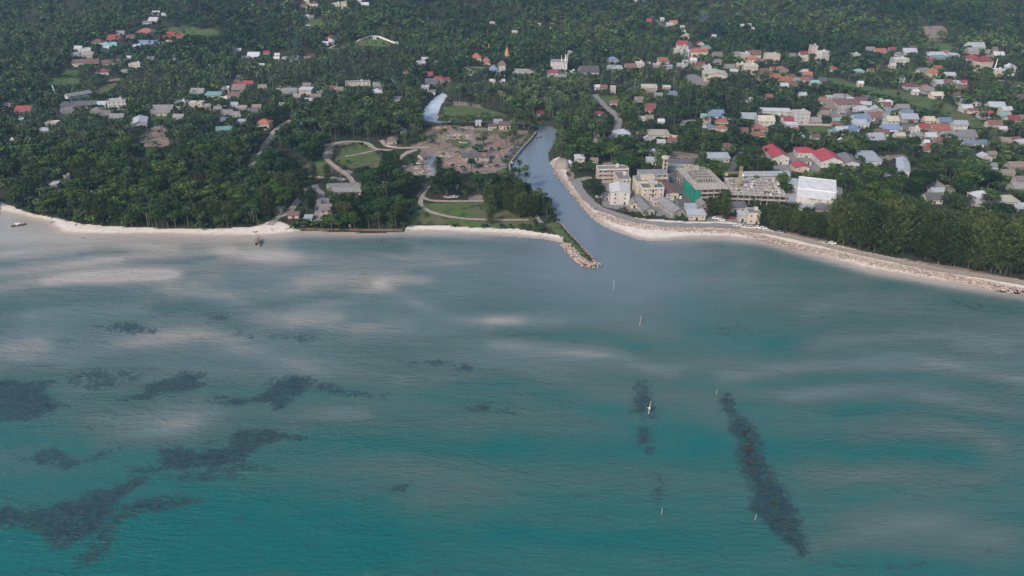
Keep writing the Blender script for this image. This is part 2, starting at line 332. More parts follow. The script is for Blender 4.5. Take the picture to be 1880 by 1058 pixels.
dirt = k.mix(k.ramp(n1, 0.3, 0.75), (0.18, 0.142, 0.118), (0.31, 0.258, 0.22)); dirt = k.mix(k.ramp(n2, 0.42, 0.62), dirt, (0.235, 0.165, 0.13)); dirt = k.mix(k.ramp(k.noise(P, 0.09, 5, 0.7), 0.55, 0.72), dirt, (0.09, 0.10, 0.045))
c = k.mix(zmask('dirt', 0.6), c, dirt)
c = k.mix(zmask('lawn', 0.5), c, lawn)
c = k.mix(zmask('pave', 0.2), c, k.mix(n1, (0.17, 0.16, 0.15), (0.27, 0.25, 0.24)))
sand = k.mix(k.ramp(n1, 0.3, 0.75), (0.60, 0.525, 0.455), (0.72, 0.645, 0.57)); sand = k.mix(k.ramp(k.noise(k.pos((1, 3, 1)), 0.5, 6, 0.75), 0.66, 0.74), sand, (0.22, 0.17, 0.13))
shore = k.math('ADD', k.attr('shore').outputs['Fac'], k.math('MULTIPLY', k.math('SUBTRACT', k.noise(P, 0.12, 4), 0.5), 5.0))
wet = k.ramp(shore, 1.5, 6.0); sand = k.mix(wet, (0.36, 0.305, 0.255), sand)
c = k.mix(zmask('sand', 0.25), c, sand)
nt.links.new(c, b.inputs['Base Color']); b.inputs['Roughness'].default_value = 0.9; b.inputs['Specular IOR Level'].default_value = 0.15
k.put(b.inputs['Normal'], k.bump(k.math('ADD', n1, k.math('MULTIPLY', n3, 0.4)), 0.5, 0.5))
me = mesh_np('ground', np.stack([fx, fy, GZ.ravel()], 1), QG, m, smooth=True)
near = (fy > 350) & (fy < 2000) & (abs(fx) < 1600)
for name, polys, soft in (('sand', SAND, 2.0), ('dirt', DIRT, 3.0), ('pave', PAVE, 1.5), ('lawn', LAWN, 3.0)):
    a = np.zeros(fx.shape); a[near] = zone(fx[near], fy[near], polys, soft); me.attributes.new(name, 'FLOAT', 'POINT').data.foreach_set('value', a.astype(np.float32))
a = np.full(fx.shape, 60.0); a[near] = water_sd(fx[near], fy[near]); me.attributes.new('shore', 'FLOAT', 'POINT').data.foreach_set('value', a.astype(np.float32))
tag(link('ground', me), kind='structure')

# ------------------------------------------------------------------ sea: one level sheet; bed colour, weed beds, depth and some painted reflections as traced fields fixed in the world
wx = axis((-3800, -420, 60), (-420, 420, 2.0), (420, 3801, 60)); wy = axis((-900, 130, 40), (130, 580, 1.7), (580, 940, 10))
WX, WY = np.meshgrid(wx, wy); ax_, ay_ = WX.ravel(), WY.ravel()
dz = -H; depth_ = ay_ * cos(PITCH) - dz * sin(PITCH); PX = 940 + F * ax_ / np.maximum(depth_, 5); PY = 529 - F * (ay_ * sin(PITCH) + dz * cos(PITCH)) / np.maximum(depth_, 5)
zl = lambda ox, pts: [(ox + x / 1.8957, 500 + y / 1.8957) for x, y in pts]
WEED = [(1.2, zl(0, [(-60, 370), (60, 365), (160, 375), (205, 380), (165, 400), (200, 440), (240, 465), (200, 490), (120, 515), (-60, 525), (-60, 375)])),
 (1.3, zl(0, [(410, 445), (480, 420), (500, 380), (580, 370), (640, 345), (720, 350), (700, 375), (730, 400), (650, 415), (580, 430), (500, 450)])),
 (1.3, zl(0, [(720, 440), (780, 430), (860, 440), (900, 420), (940, 380), (1000, 355), (1060, 360), (1130, 385), (1200, 405), (1290, 415), (1360, 420), (1350, 435), (1250, 432), (1150, 425), (1080, 405), (1030, 440), (980, 485), (940, 470), (890, 450), (800, 465)])),
 (1.25, zl(0, [(545, 610), (640, 605), (700, 620), (790, 600), (760, 570), (830, 548), (960, 550), (1105, 570), (1080, 580), (980, 590), (900, 620), (870, 640), (840, 670), (750, 680), (640, 690), (560, 700), (450, 695), (440, 675), (540, 670)])),
 (.98, zl(0, [(640, 690), (840, 650), (960, 680), (950, 695), (860, 690), (840, 720), (750, 735), (640, 730), (560, 710)])),
 (.8, zl(0, [(690, 590), (740, 575), (755, 590), (720, 610)])),
 (1.3, zl(0, [(-60, 830), (20, 805), (80, 830), (200, 805), (300, 765), (400, 745), (450, 710), (530, 705), (520, 740), (450, 770), (420, 800), (380, 870), (330, 920), (220, 970), (160, 945), (130, 900), (-60, 880)])),
 (1.0, zl(0, [(420, 800), (540, 770), (620, 770), (690, 785), (750, 790), (700, 810), (600, 835), (480, 850), (430, 880), (380, 930), (300, 950), (330, 900)])),
 (.85, zl(0, [(260, 960), (420, 890), (400, 980), (320, 1030), (240, 1058)])),
 (.95, zl(0, [(40, 660), (100, 625), (200, 600), (240, 620), (300, 650), (400, 600), (470, 598), (430, 625), (330, 665), (250, 690), (170, 695), (120, 670)])),
 (1, zl(0, [(300, 530), (350, 520), (335, 555), (305, 550)])), (.9, zl(0, [(375, 490), (410, 478), (402, 512), (380, 508)])),
 (1.1, zl(0, [(330, 190), (390, 175), (440, 168), (520, 180), (555, 200), (540, 215), (450, 215), (380, 205)])),
 (.78, zl(0, [(800, 210), (870, 200), (900, 215), (1000, 210), (1090, 200), (1110, 240), (1050, 250), (950, 235), (850, 235)])),
 (.48, zl(0, [(1100, 255), (1180, 275), (1300, 260), (1320, 285), (1200, 290)])), (.8, zl(0, [(1400, 310), (1500, 295), (1600, 310), (1700, 345), (1720, 355), (1640, 355), (1540, 330), (1430, 330)])),
 (.45, zl(0, [(1420, 215), (1500, 210), (1520, 230), (1440, 240)])), (1.1, zl(0, [(1575, 465), (1650, 457), (1700, 462), (1860, 495), (1700, 490), (1600, 475)])),
 (1.25, zl(0, [(1340, 755), (1400, 735), (1430, 735), (1420, 765), (1370, 772)])), (.8, zl(0, [(815, 860), (860, 835), (875, 840), (840, 870)])), (.7, zl(0, [(845, 800), (890, 792), (920, 798), (880, 806)])),
 (.8, zl(0, [(1158, 845), (1172, 820), (1182, 850), (1165, 872)])), (.8, zl(0, [(1480, 1015), (1540, 1030), (1600, 1062), (1530, 1062)])), (.5, zl(0, [(690, 145), (760, 120), (820, 150), (800, 180), (700, 185)])),
 (.85, zl(0, [(200, 360), (280, 330), (420, 335), (560, 330), (500, 375), (330, 420), (250, 400)])), (.5, zl(0, [(340, 120), (480, 115), (520, 130), (360, 135)])), (.65, zl(0, [(170, 230), (270, 240), (260, 250), (190, 245)])),
 (1.2, zl(940, [(425, 380), (470, 372), (490, 400), (490, 450), (508, 470), (500, 505), (440, 515), (412, 500), (418, 440)])), (1.15, zl(940, [(415, 540), (480, 535), (495, 580), (508, 630), (470, 635), (430, 600)])),
 (1.05, zl(940, [(455, 690), (480, 690), (550, 715), (530, 760), (520, 820), (490, 820), (480, 780), (500, 740), (460, 720)])), (.95, zl(940, [(485, 790), (515, 790), (520, 824), (490, 820)])),
 (1.3, zl(940, [(715, 425), (760, 410), (790, 470), (850, 540), (880, 630), (950, 750), (1010, 850), (1030, 940), (1050, 990), (1040, 1005), (980, 995), (960, 950), (880, 880), (830, 820), (830, 770), (790, 680), (760, 560), (735, 480)])),
 (.98, zl(940, [(1060, 1005), (1150, 1000), (1250, 1025), (1400, 1005), (1470, 1020), (1400, 1040), (1250, 1040), (1120, 1030)])), (.9, zl(940, [(788, 770), (806, 768), (810, 802), (790, 795)])), (.7, zl(940, [(1635, 975), (1670, 960), (1692, 990), (1660, 1002)])),
 (.7, zl(940, [(1066, 150), (1075, 128), (1085, 150), (1068, 165)])), (.55, zl(940, [(1500, 90), (1640, 90), (1750, 130), (1660, 150), (1540, 130)])), (.5, zl(940, [(1260, 770), (1340, 730), (1430, 770), (1550, 820), (1560, 850), (1480, 820), (1400, 790), (1300, 785)])),
 (.5, zl(940, [(1060, 840), (1130, 840), (1120, 860), (1060, 860)])), (.5, zl(940, [(880, 270), (915, 258), (930, 290), (885, 285)])), (.42, zl(940, [(830, 390), (1000, 375), (1400, 350), (1450, 370), (1050, 400), (900, 410)])), (.42, zl(940, [(1160, 480), (1400, 465), (1560, 490), (1400, 510), (1200, 500)])),
 (.42, zl(940, [(1240, 640), (1500, 620), (1620, 660), (1500, 680), (1300, 660)])), (.4, zl(940, [(0, 200), (250, 220), (420, 260), (300, 265), (0, 235)])), (.45, zl(940, [(680, 180), (830, 170), (900, 215), (720, 250)]))]
BLOB = [(210, 508, 110, 16, .6), (60, 436, 130, 18, .7), (60, 470, 160, 16, .45), (480, 470, 70, 18, .6), (600, 520, 170, 22, .45), (60, 655, 80, 26, .7), (320, 775, 85, 32, .62), (640, 762, 70, 16, .5), (1000, 590, 110, 13, .5), (1100, 650, 90, 14, .4), (1560, 640, 140, 12, .5),
 (1660, 675, 170, 15, .5), (1720, 795, 130, 28, .5), (1620, 960, 130, 48, .5), (1500, 722, 150, 14, .5), (1640, 620, 140, 12, .35), (370, 615, 180, 14, .15), (1580, 870, 140, 24, .4), (1000, 655, 120, 16, .3), (620, 690, 160, 14, .35), (150, 720, 60, 16, .45), (1150, 725, 100, 16, .35), (1420, 700, 80, 14, .4),
 (250, 460, 90, 10, -.3), (350, 470, 110, 16, -.3), (640, 455, 120, 14, -.35), (1560, 520, 200, 22, -.1), (1750, 570, 140, 22, -.1), (900, 520, 200, 20, -.2), (1430, 480, 130, 14, -.15), (20, 405, 60, 10, -.15), (140, 560, 160, 14, -.2), (250, 990, 250, 60, -.15), (800, 980, 200, 40, -.2), (1300, 540, 250, 40, -.25)]
weed = np.zeros(ax_.shape); nearw = (PX > -80) & (PX < 1960) & (PY > 380) & (PY < 1140) & (depth_ > 20)
wpx, wpy = PX[nearw], PY[nearw]; wv = np.zeros(wpx.shape); tanv = np.zeros(wpx.shape)
for s, P in WEED:
    d = sdf(wpx, wpy * 1.6, [(a, c * 1.6) for a, c in P], 24); wv = np.maximum(wv, (s if s >= .9 else min(.9, s * 1.28)) * np.clip(0.40 + d / 44, 0, .80))
for x, y, rx, ry, a in BLOB: tanv += a * .75 * np.exp(-((wpx - x) / rx) ** 2 - ((wpy - y) / ry) ** 2)
weed[nearw] = wv
zq = lambda ox, s: [(ox + float(a.split(',')[0]) / 1.8957, 500 + float(a.split(',')[1]) / 1.8957) for a in s.split()]
BANDS = [(940, '1040,150 1100,100 1200,85', 24, .3), (940, '1050,260 1150,225 1350,205 1500,225 1700,250', 24, .42), (940, '740,362 900,335 1150,325 1400,292 1500,320 1640,350 1782,372', 20, .5), (940, '980,430 1150,405 1350,410 1500,445 1700,490 1800,512', 26, .45),
 (940, '1200,562 1400,520 1550,540 1680,590 1690,622', 30, .42), (940, '1040,690 1250,690 1500,720 1800,765', 44, .36), (940, '1060,920 1300,870 1500,880 1700,930', 46, .4), (940, '-60,250 200,270 380,290 450,330 560,352', 18, .5), (940, '-60,170 0,162 150,158', 20, .45), (940, '560,420 700,470 760,620', 30, .2),
 (940, '1150,480 1350,460 1550,500 1800,545', 22, -.36), (940, '1200,640 1450,625 1600,660', 28, -.33), (940, '850,395 1100,370 1300,355 1500,375 1700,402', 16, -.36), (940, '900,265 1300,270 1500,250', 18, -.3), (940, '560,40 600,120 640,210', 34, -.25), (940, '1000,0 1200,40 1700,135', 36, -.12), (940, '-40,380 250,440 480,560', 26, -.22), (940, '-40,600 300,620 700,600', 30, -.25), (940, '-40,900 300,952 600,930', 36, -.22),
 (940, '150,30 300,60 420,40', 18, -.2), (940, '40,110 250,95 450,120', 12, -.2), (940, '-40,210 150,215 350,230 450,260', 16, -.34),
 (0, '-40,70 200,32 420,10 560,8', 20, .5), (0, '100,152 300,110 450,122 600,62 750,20', 24, .4), (0, '600,60 800,80 900,150 1000,162 1200,100 1320,60', 22, .36), (0, '1320,40 1450,110 1550,160 1800,172', 16, .42), (0, '-40,295 0,290 130,265', 44, .5), (0, '250,310 450,250 700,220 800,250 950,300 1100,342', 28, .45), (0, '350,540 550,540 700,500', 40, .5), (0, '1080,480 1250,500', 28, .4),
 (0, '1020,170 1170,156', 18, .4), (0, '1250,212 1420,188', 20, .4), (0, '1400,382 1560,376', 16, .35), (0, '900,420 1000,520 1150,590', 26, .18), (0, '-40,120 130,130 330,90 560,95', 14, -.34), (0, '560,130 700,118 830,200 1080,222', 18, -.36), (0, '900,112 1100,80 1300,102', 14, -.3), (0, '-40,560 250,582', 36, -.3), (0, '1100,560 1400,600 1800,642', 34, -.26), (0, '900,852 1300,832', 50, -.22), (0, '600,950 900,1002 1300,982', 50, -.25),
 (-1, '0,442 50,436 100,434 200,447 320,457', 9, .6), (-1, '-20,500 100,490 200,477 300,470 420,460', 8, .6), (-1, '90,520 200,504 320,504', 9, .6), (-1, '400,458 480,470 540,472', 11, .5), (-1, '-20,470 80,458 160,455', 7, .5), (-1, '560,520 650,505 780,515', 12, .42), (-1, '148,466 190,463 232,464', 4, -.35), (-1, '235,478 330,482 390,472', 5, -.35), (-1, '0,486 90,474 150,470', 4, -.3), (-1, '545,452 620,452 740,458', 10, -.3), (-1, '780,446 880,450 960,456', 7, -.3), (-1, '820,480 950,500 1060,520', 9, .22), (-1, '760,500 900,520 1010,545', 7, -.2), (-1, '1300,446 1420,470 1600,516 1760,548 1900,580', 14, -.30)]  # includes dark shore reflections painted into depth, off left beach and right shore
for ox, s, wd_, am in BANDS:
    P = zq(ox, s) if ox >= 0 else [tuple(map(float, a.split(','))) for a in s.split()]; P = smooth(P, 2); wd_ = wd_ / (1.0 if ox < 0 else 1.55)
    d = seg_dist(wpx, wpy * 1.5, [(a, c * 1.5) for a, c in P], False) / 1.25; tanv += am * (.92 if am > 0 else 1) * np.exp(-(d / wd_ / 1.3) ** 2) * (1 + .25 * np.sin(wpx / 37 + wpy / 9))
sd = -water_sd(ax_, ay_)
ayw = ay_ + sstep(520, 430, ay_) * (22 * np.sin(ax_ / 74 + ay_ / 95) + 13 * np.sin(ax_ / 29 - ay_ / 40 + 1) + 8 * np.sin(ax_ / 13 + ay_ / 21)); dep = np.interp(ayw, [100, 170, 230, 300, 380, 450, 510, 560], [1.0, .92, .78, .57, .43, .35, .29, .34]) + 0.05 * np.sin(ax_ / 90)
dep += np.clip(-ax_ / 300, -0.5, 0.4) * .26 * sstep(330, 180, ay_)
sx, sy = ax_ / 60, ay_ / 14
str_ = np.sin(sy + 1.6 * np.sin(sx * .7) + .6 * np.sin(sx * 2.1 + sy * .6)) * .5 + np.sin(sy * 2.3 - sx * .8 + 1.3 * np.sin(sx)) * .3
dep = dep - .11 * np.maximum(str_, -.6) * sstep(540, 470, ay_)
dep[nearw] -= tanv * .40
dep = dep * np.clip(sd / 10, 0, 1)
left = sstep(-60, -260, ax_) * sstep(370, 440, ay_); dep = dep * (1 - .78 * left)
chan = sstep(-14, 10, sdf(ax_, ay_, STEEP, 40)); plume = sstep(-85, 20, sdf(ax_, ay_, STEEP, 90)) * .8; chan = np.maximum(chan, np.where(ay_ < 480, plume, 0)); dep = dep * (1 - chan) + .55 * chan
m, nt, b = nodes_of('sea_water'); k = N(nt)
Pw = k.pos(); aD = k.attr('depth').outputs['Fac']; aW = k.attr('weed').outputs['Fac']
streak = k.noise(k.pos((0.018, 0.07, 1), 0.12), 1.0, 5, 0.6, 0.6)
D = k.math('ADD', aD, k.math('MULTIPLY', k.math('SUBTRACT', streak, 0.5), k.math('MULTIPLY', k.ramp(aD, 0.05, 0.4), 0.42)))
cr = k.n('ValToRGB'); k.put(cr.inputs[0], D); el = cr.color_ramp.elements
el[0].position = 0.0; el[0].color = (0.39, 0.36, 0.32, 1); el[1].position = 1.0; el[1].color = (0.006, 0.118, 0.110, 1)
for p_, c_ in ((0.15, (0.270, 0.264, 0.230)), (0.36, (0.126, 0.170, 0.166)), (0.62, (0.072, 0.124, 0.114)), (0.84, (0.027, 0.120, 0.108))):
    e = el.new(p_); e.color = (*c_, 1)
nb = k.noise(Pw, 0.11, 6, 0.8); nf = k.noise(Pw, 0.42, 5, 0.75)
wsum = k.math('ADD', aW, k.math('ADD', k.math('MULTIPLY', k.math('SUBTRACT', nb, 0.5), 2.6), k.math('MULTIPLY', k.math('SUBTRACT', nf, 0.5), 2.2)))
wm = k.math('MULTIPLY', k.ramp(wsum, 0.36, 0.86), k.ramp(aW, 0.02, 0.6, 0.1, 0.92))
base_ = k.mix(k.math('MULTIPLY', k.attr('murk_sheen').outputs['Fac'], 1.0, True), cr.outputs[0], k.mix(k.math('SUBTRACT', k.attr('murk_sheen').outputs['Fac'], 1.0, True), (0.15, 0.182, 0.212), (0.58, 0.64, 0.70))); col = k.mix(wm, base_, k.mix(k.ramp(nf, .4, .6), (0.013, 0.036, 0.044), (0.034, 0.066, 0.068)))  # channel murk plus sky reflection painted into the colour, palest up the creek
nt.links.new(col, b.inputs['Base Color']); b.inputs['IOR'].default_value = 1.33; b.inputs['Roughness'].default_value = 0.16; b.inputs['Specular IOR Level'].default_value = 0.5
r1 = k.noise(k.pos((0.30, 0.75, 1), -0.16), 1.0, 4, 0.62, 0.5); r2 = k.noise(k.pos((0.08, 0.22, 1), 0.1), 1.0, 3, 0.6)
calm = k.math('MULTIPLY', k.attr('calm').outputs['Fac'], k.ramp(k.noise(k.pos((0.012, 0.03, 1), .3), 1.0, 4, .6, .8), .3, .7, .45, 1.1))
k.put(b.inputs['Normal'], k.bump(k.math('MULTIPLY', k.math('ADD', r1, k.math('MULTIPLY', r2, 1.2)), calm), 0.75, 1.15))
M_sea = m
nx2, ny2 = len(wx), len(wy); idx = np.arange(nx2 * ny2).reshape(ny2, nx2)
QW = np.stack([idx[:-1, :-1], idx[:-1, 1:], idx[1:, 1:], idx[1:, :-1]], -1).reshape(-1, 4)
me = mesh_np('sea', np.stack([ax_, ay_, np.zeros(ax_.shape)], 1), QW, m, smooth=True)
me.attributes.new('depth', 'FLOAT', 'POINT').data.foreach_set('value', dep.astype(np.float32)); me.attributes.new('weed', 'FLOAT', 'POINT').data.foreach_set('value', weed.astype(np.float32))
calm_ = np.clip(1 - .75 * chan - .6 * left, .12, 1) * np.interp(ay_, [300, 420, 480], [1, .8, .5]); me.attributes.new('calm', 'FLOAT', 'POINT').data.foreach_set('value', calm_.astype(np.float32)); me.attributes.new('murk_sheen', 'FLOAT', 'POINT').data.foreach_set('value', (chan * (1 + sstep(690, 760, ay_))).astype(np.float32))
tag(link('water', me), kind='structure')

# ------------------------------------------------------------------ roads, paths, ponds
ROADS = []
def ribbon(name, pts, width, mat, lift=0.25, world=False, kind='structure'):
    P = resample(smooth(pts if world else HW(pts)), 3.0); vs = []; fs = []
    for i, p in enumerate(P):
        a, c = P[max(i - 1, 0)], P[min(i + 1, len(P) - 1)]; dx, dy = c[0] - a[0], c[1] - a[1]; L = math.hypot(dx, dy) + 1e-6; nx_, ny_ = -dy / L, dx / L
        wv = width * (0.5 + 0.06 * sin(i * 1.7) + 0.05 * sin(i * 0.61 + 2))
        zc = max(ground_z(*p), ground_z(p[0] + nx_ * wv, p[1] + ny_ * wv), ground_z(p[0] - nx_ * wv, p[1] - ny_ * wv)) + lift
        vs += [(p[0] + nx_ * wv, p[1] + ny_ * wv, zc), (p[0] - nx_ * wv, p[1] - ny_ * wv, zc)]
    fs = [(2 * i, 2 * i + 1, 2 * i + 3, 2 * i + 2) for i in range(len(P) - 1)]
    me = bpy.data.meshes.new(name); me.from_pydata(vs, [], fs); me.materials.append(mat); me.update()
    o = link(name, me); tag(o, kind=kind); ROADS.append((np.array(P), width)); return o
def roadmat(name, a, c2):
    m, nt, b = nodes_of(name); k = N(nt); c = k.mix(k.ramp(k.noise(k.pos(), 0.5, 6, 0.7), 0.3, 0.72), a, c2); nt.links.new(c, b.inputs['Base Color']); b.inputs['Roughness'].default_value = 0.92; b.inputs['Specular IOR Level'].default_value = 0.2; return m
M_path = roadmat('dusty_track', (0.27, 0.22, 0.18), (0.42, 0.36, 0.30)); M_road = roadmat('grey_concrete_road', (0.19, 0.18, 0.175), (0.30, 0.28, 0.265)); M_asph = roadmat('worn_asphalt', (0.085, 0.085, 0.09), (0.15, 0.145, 0.14))
ribbon('road', tl('B', [(250, 865), (190, 895), (150, 925), (110, 975), (50, 1058)]) + tl('F', [(50, 165), (40, 205), (0, 245), (-40, 300)]), 4.6, M_path)
ribbon('path', tl('F', [(390, 365), (440, 378), (560, 380), (640, 395)]), 5, M_path)
ribbon('road', tl('F', [(420, 430), (430, 455), (475, 500), (455, 560), (445, 640), (440, 690)]), 5, M_road)
ribbon('path', tl('F', [(350, 460), (330, 500), (280, 580), (220, 640), (150, 665), (100, 720)]), 4.5, M_path)
ribbon('path', tl('F', [(700, 415), (670, 370), (610, 330), (560, 290), (515, 260), (490, 215), (545, 145), (620, 118), (760, 120), (810, 135), (840, 165), (885, 178), (980, 182)]), 4, M_path, 0.3)
ribbon('path', tl('F', [(640, 225), (720, 215), (800, 195), (880, 178)]), 2.5, M_path, 0.2)
ribbon('path', tl('F', [(905, 110), (935, 150), (1000, 165), (1160, 165), (1250, 160)]), 5, M_path)
ribbon('path', tl('F', [(1020, 250), (1060, 215), (1110, 190), (1160, 178)]), 5, M_path, 0.32)
ribbon('path', tl('F', [(1240, 440), (1205, 490), (1182, 540), (1185, 580), (1240, 620), (1330, 650), (1500, 677), (1700, 684), (1880, 684), (1960, 684)]), 3.2, M_path)
ribbon('path', tl('F', [(1200, 520), (1240, 542), (1330, 550), (1640, 548)]), 3.2, M_path, 0.3)
ribbon('path', tl('G', [(80, 570), (120, 595), (155, 625), (190, 680), (215, 705)]), 3, M_road)
ribbon('road', tl('G', [(575, 382), (530, 383), (470, 400), (475, 440), (510, 500), (570, 560), (640, 605), (760, 648), (900, 693), (1050, 712), (1200, 722), (1350, 722), (1500, 722), (1640, 735)]), 6.5, M_road)
ribbon('track', tl('H', [(-200, 745), (0, 765), (200, 800), (500, 880), (800, 945), (1200, 1030), (1500, 1075), (1900, 1140)]), 5.5, M_path)
ribbon('road', tl('C', [(590, 678), (640, 740), (700, 790), (760, 840), (768, 885), (745, 955), (715, 1000)]), 7, M_road)
ribbon('road', tl('G', [(1170, 325), (1180, 380), (1195, 430), (1220, 500), (1250, 560), (1270, 600)]), 11, M_asph)
ribbon('road', tl('C', [(1270, 305), (1290, 350), (1270, 420), (1290, 470)]), 7, M_asph); ribbon('road', tl('C', [(1000, 120), (1040, 150), (1100, 195)]), 8, M_asph)
ribbon('path', tl('B', [(520, 355), (570, 325), (640, 345)]), 4, M_path); ribbon('path', tl('B', [(510, 352), (600, 356)]), 3, M_path, 0.35)
ribbon('path', tl('B', [(1500, 482), (1560, 520), (1540, 550)]), 4, M_path); ribbon('path', tl('B', [(1500, 482), (1640, 492)]), 2.5, M_path, 0.35)
ribbon('road', tl('D', [(-30, 900), (200, 905), (500, 905), (560, 880), (620, 840), (640, 800)]), 5, M_asph); ribbon('road', tl('C', [(1220, 905), (1240, 870), (1320, 868)]), 5, M_road)
ribbon('road', tl('H', [(640, 10), (700, -20), (960, -10), (1300, 30), (1500, 60)]), 5, M_asph); ribbon('road', tl('A', [(1690, 620), (1700, 580), (1720, 540)]), 6, M_road)
ribbon('road', tl('D', [(1690, 580), (1880, 605)]), 6, M_road); ribbon('road', tl('G', [(1560, 330), (1590, 300), (1610, 250), (1650, 190)]), 6, M_asph)
m, nt, b = nodes_of('still_water'); b.inputs['Base Color'].default_value = (0.10, 0.10, 0.095, 1); b.inputs['Roughness'].default_value = 0.06; b.inputs['IOR'].default_value = 1.33; M_pond = m
def pond(px):
    P = HW(px); cx = sum(p[0] for p in P) / len(P); cy = sum(p[1] for p in P) / len(P); P = smooth(P + [P[0]], 2)[:-1]
    z = max(ground_z(*p) for p in P) + 0.06
    me = bpy.data.meshes.new('pond'); me.from_pydata([(p[0], p[1], z) for p in P], [], [tuple(range(len(P)))]); me.materials.append(M_pond); me.update(); tag(link('pond', me), kind='structure')
pond(Z8([(1400, 420), (1470, 390), (1460, 440), (1400, 510), (1345, 520), (1360, 480)])); pond(Z8([(640, 290), (740, 258), (750, 275), (680, 300)])); pond(Z8([(1170, 440), (1220, 425), (1220, 455), (1180, 460)])); pond(Z8([(1280, 520), (1340, 515), (1330, 555), (1290, 550)]))
# ------------------------------------------------------------------ buildings
FOOT = []; PLACED = []
_b = MB(); _b.box(-.7, .7, -.05, .02, -.7, .7, M_white); _b.box(-.58, .58, -.08, -.04, -.58, .58, M_black); ME_win = _b.data('window'); _b = MB(); _b.box(-.52, .52, -.10, -.085, -.52, .52, M_glass); ME_pane = _b.data('pane')
_b = MB(); _b.box(-.65, .65, -.06, .02, 0, 2.2, M_wood); _b.box(-.5, .5, -.10, -.05, 0, 2.05, M_black); ME_door = _b.data('door')
_b = MB(); _b.box(-1.3, 1.3, -.06, .02, 0, 2.5, M_metal); _b.box(-1.2, 1.2, -.10, -.05, 0.02, 2.4, M_black); ME_shut = _b.data('shutter')
def put(name, me, parent, loc, rz=0.0, s=None):
    o = link(name, me, parent); o.location = loc; o.rotation_euler = (0, 0, rz)
    if s: o.scale = s
    return o
def roof_mb(kind, w, d, h, rh, ov, mat, trim, wall):
    m = MB(); wl = MB(); t = .16; x0, x1, y0, y1 = -w / 2 - ov, w / 2 + ov, -ov, d + ov
    if kind == 'g':
        a = rh / (d / 2); e = h - a * ov; top = [(y0, e + t), (d / 2, h + rh + t), (y1, e + t)]; bot = [(y1, e), (d / 2, h + rh), (y0, e)]
        m.prism(top + bot, 'x', x0, x1, mat); m.prism([(d / 2 - .25, h + rh + t - .12), (d / 2, h + rh + t + .12), (d / 2 + .25, h + rh + t - .12)], 'x', x0 - .02, x1 + .02, trim)
        wl.prism([(0, h), (d, h), (d / 2, h + rh - .02)], 'x', -w / 2, w / 2, wall)
    elif kind == 'e':
        a = rh / (w / 2); e = h - a * ov; top = [(x0, e + t), (0, h + rh + t), (x1, e + t)]; bot = [(x1, e), (0, h + rh), (x0, e)]
        m.prism(top + bot, 'y', y0, y1, mat); m.prism([(-.25, h + rh + t - .12), (0, h + rh + t + .12), (.25, h + rh + t - .12)], 'y', y0 - .02, y1 + .02, trim)
        wl.prism([(-w / 2, h), (w / 2, h), (0, h + rh - .02)], 'y', 0, d, wall)
    elif kind == 'h':
        r = min(w, d) / 2 + ov; lx = max(0.05, w / 2 + ov - r); ly = max(0.05, d / 2 + ov - r); cy = d / 2; e = h - .05
        vs = [(x0, y0, e), (x1, y0, e), (x1, y1, e), (x0, y1, e), (x0, y0, e + t), (x1, y0, e + t), (x1, y1, e + t), (x0, y1, e + t)]
        if w >= d: vs += [(-lx, cy, h + rh), (lx, cy, h + rh)]; fs = [(4, 5, 9, 8), (5, 6, 9), (6, 7, 8, 9), (7, 4, 8)]
        else: vs += [(0, cy - ly, h + rh), (0, cy + ly, h + rh)]; fs = [(4, 5, 8), (5, 6, 9, 8), (6, 7, 9), (7, 4, 8, 9)]
        m.add(vs, [(3, 2, 1, 0), (0, 1, 5, 4), (1, 2, 6, 5), (2, 3, 7, 6), (3, 0, 4, 7)] + fs, mat)
    elif kind == 's':
        m.prism([(y0, h + t), (y1, h + rh + t), (y1, h + rh), (y0, h)], 'x', x0, x1, mat); wl.prism([(0, h - .01), (d, h - .01), (d, h + rh * d / (d + 2 * ov) + .0)], 'x', -w / 2, w / 2, wall)
    else:
        p = .5; q = .25
        m.box(-w / 2 + q, w / 2 - q, q, d - q, h - .1, h + .08, mat)
        for b in ((-w / 2 - .1, w / 2 + .1, -.1, q), (-w / 2 - .1, w / 2 + .1, d - q, d + .1), (-w / 2 - .1, -w / 2 + q, q, d - q), (w / 2 - q, w / 2 + .1, q, d - q)): m.box(*b, h - .15, h + p, trim)
        if w > 7 and d > 5: m.box(w * .12, w * .12 + 2.2, d * .55, d * .55 + 2, h + .08, h + 2.2, trim)
    return m, wl
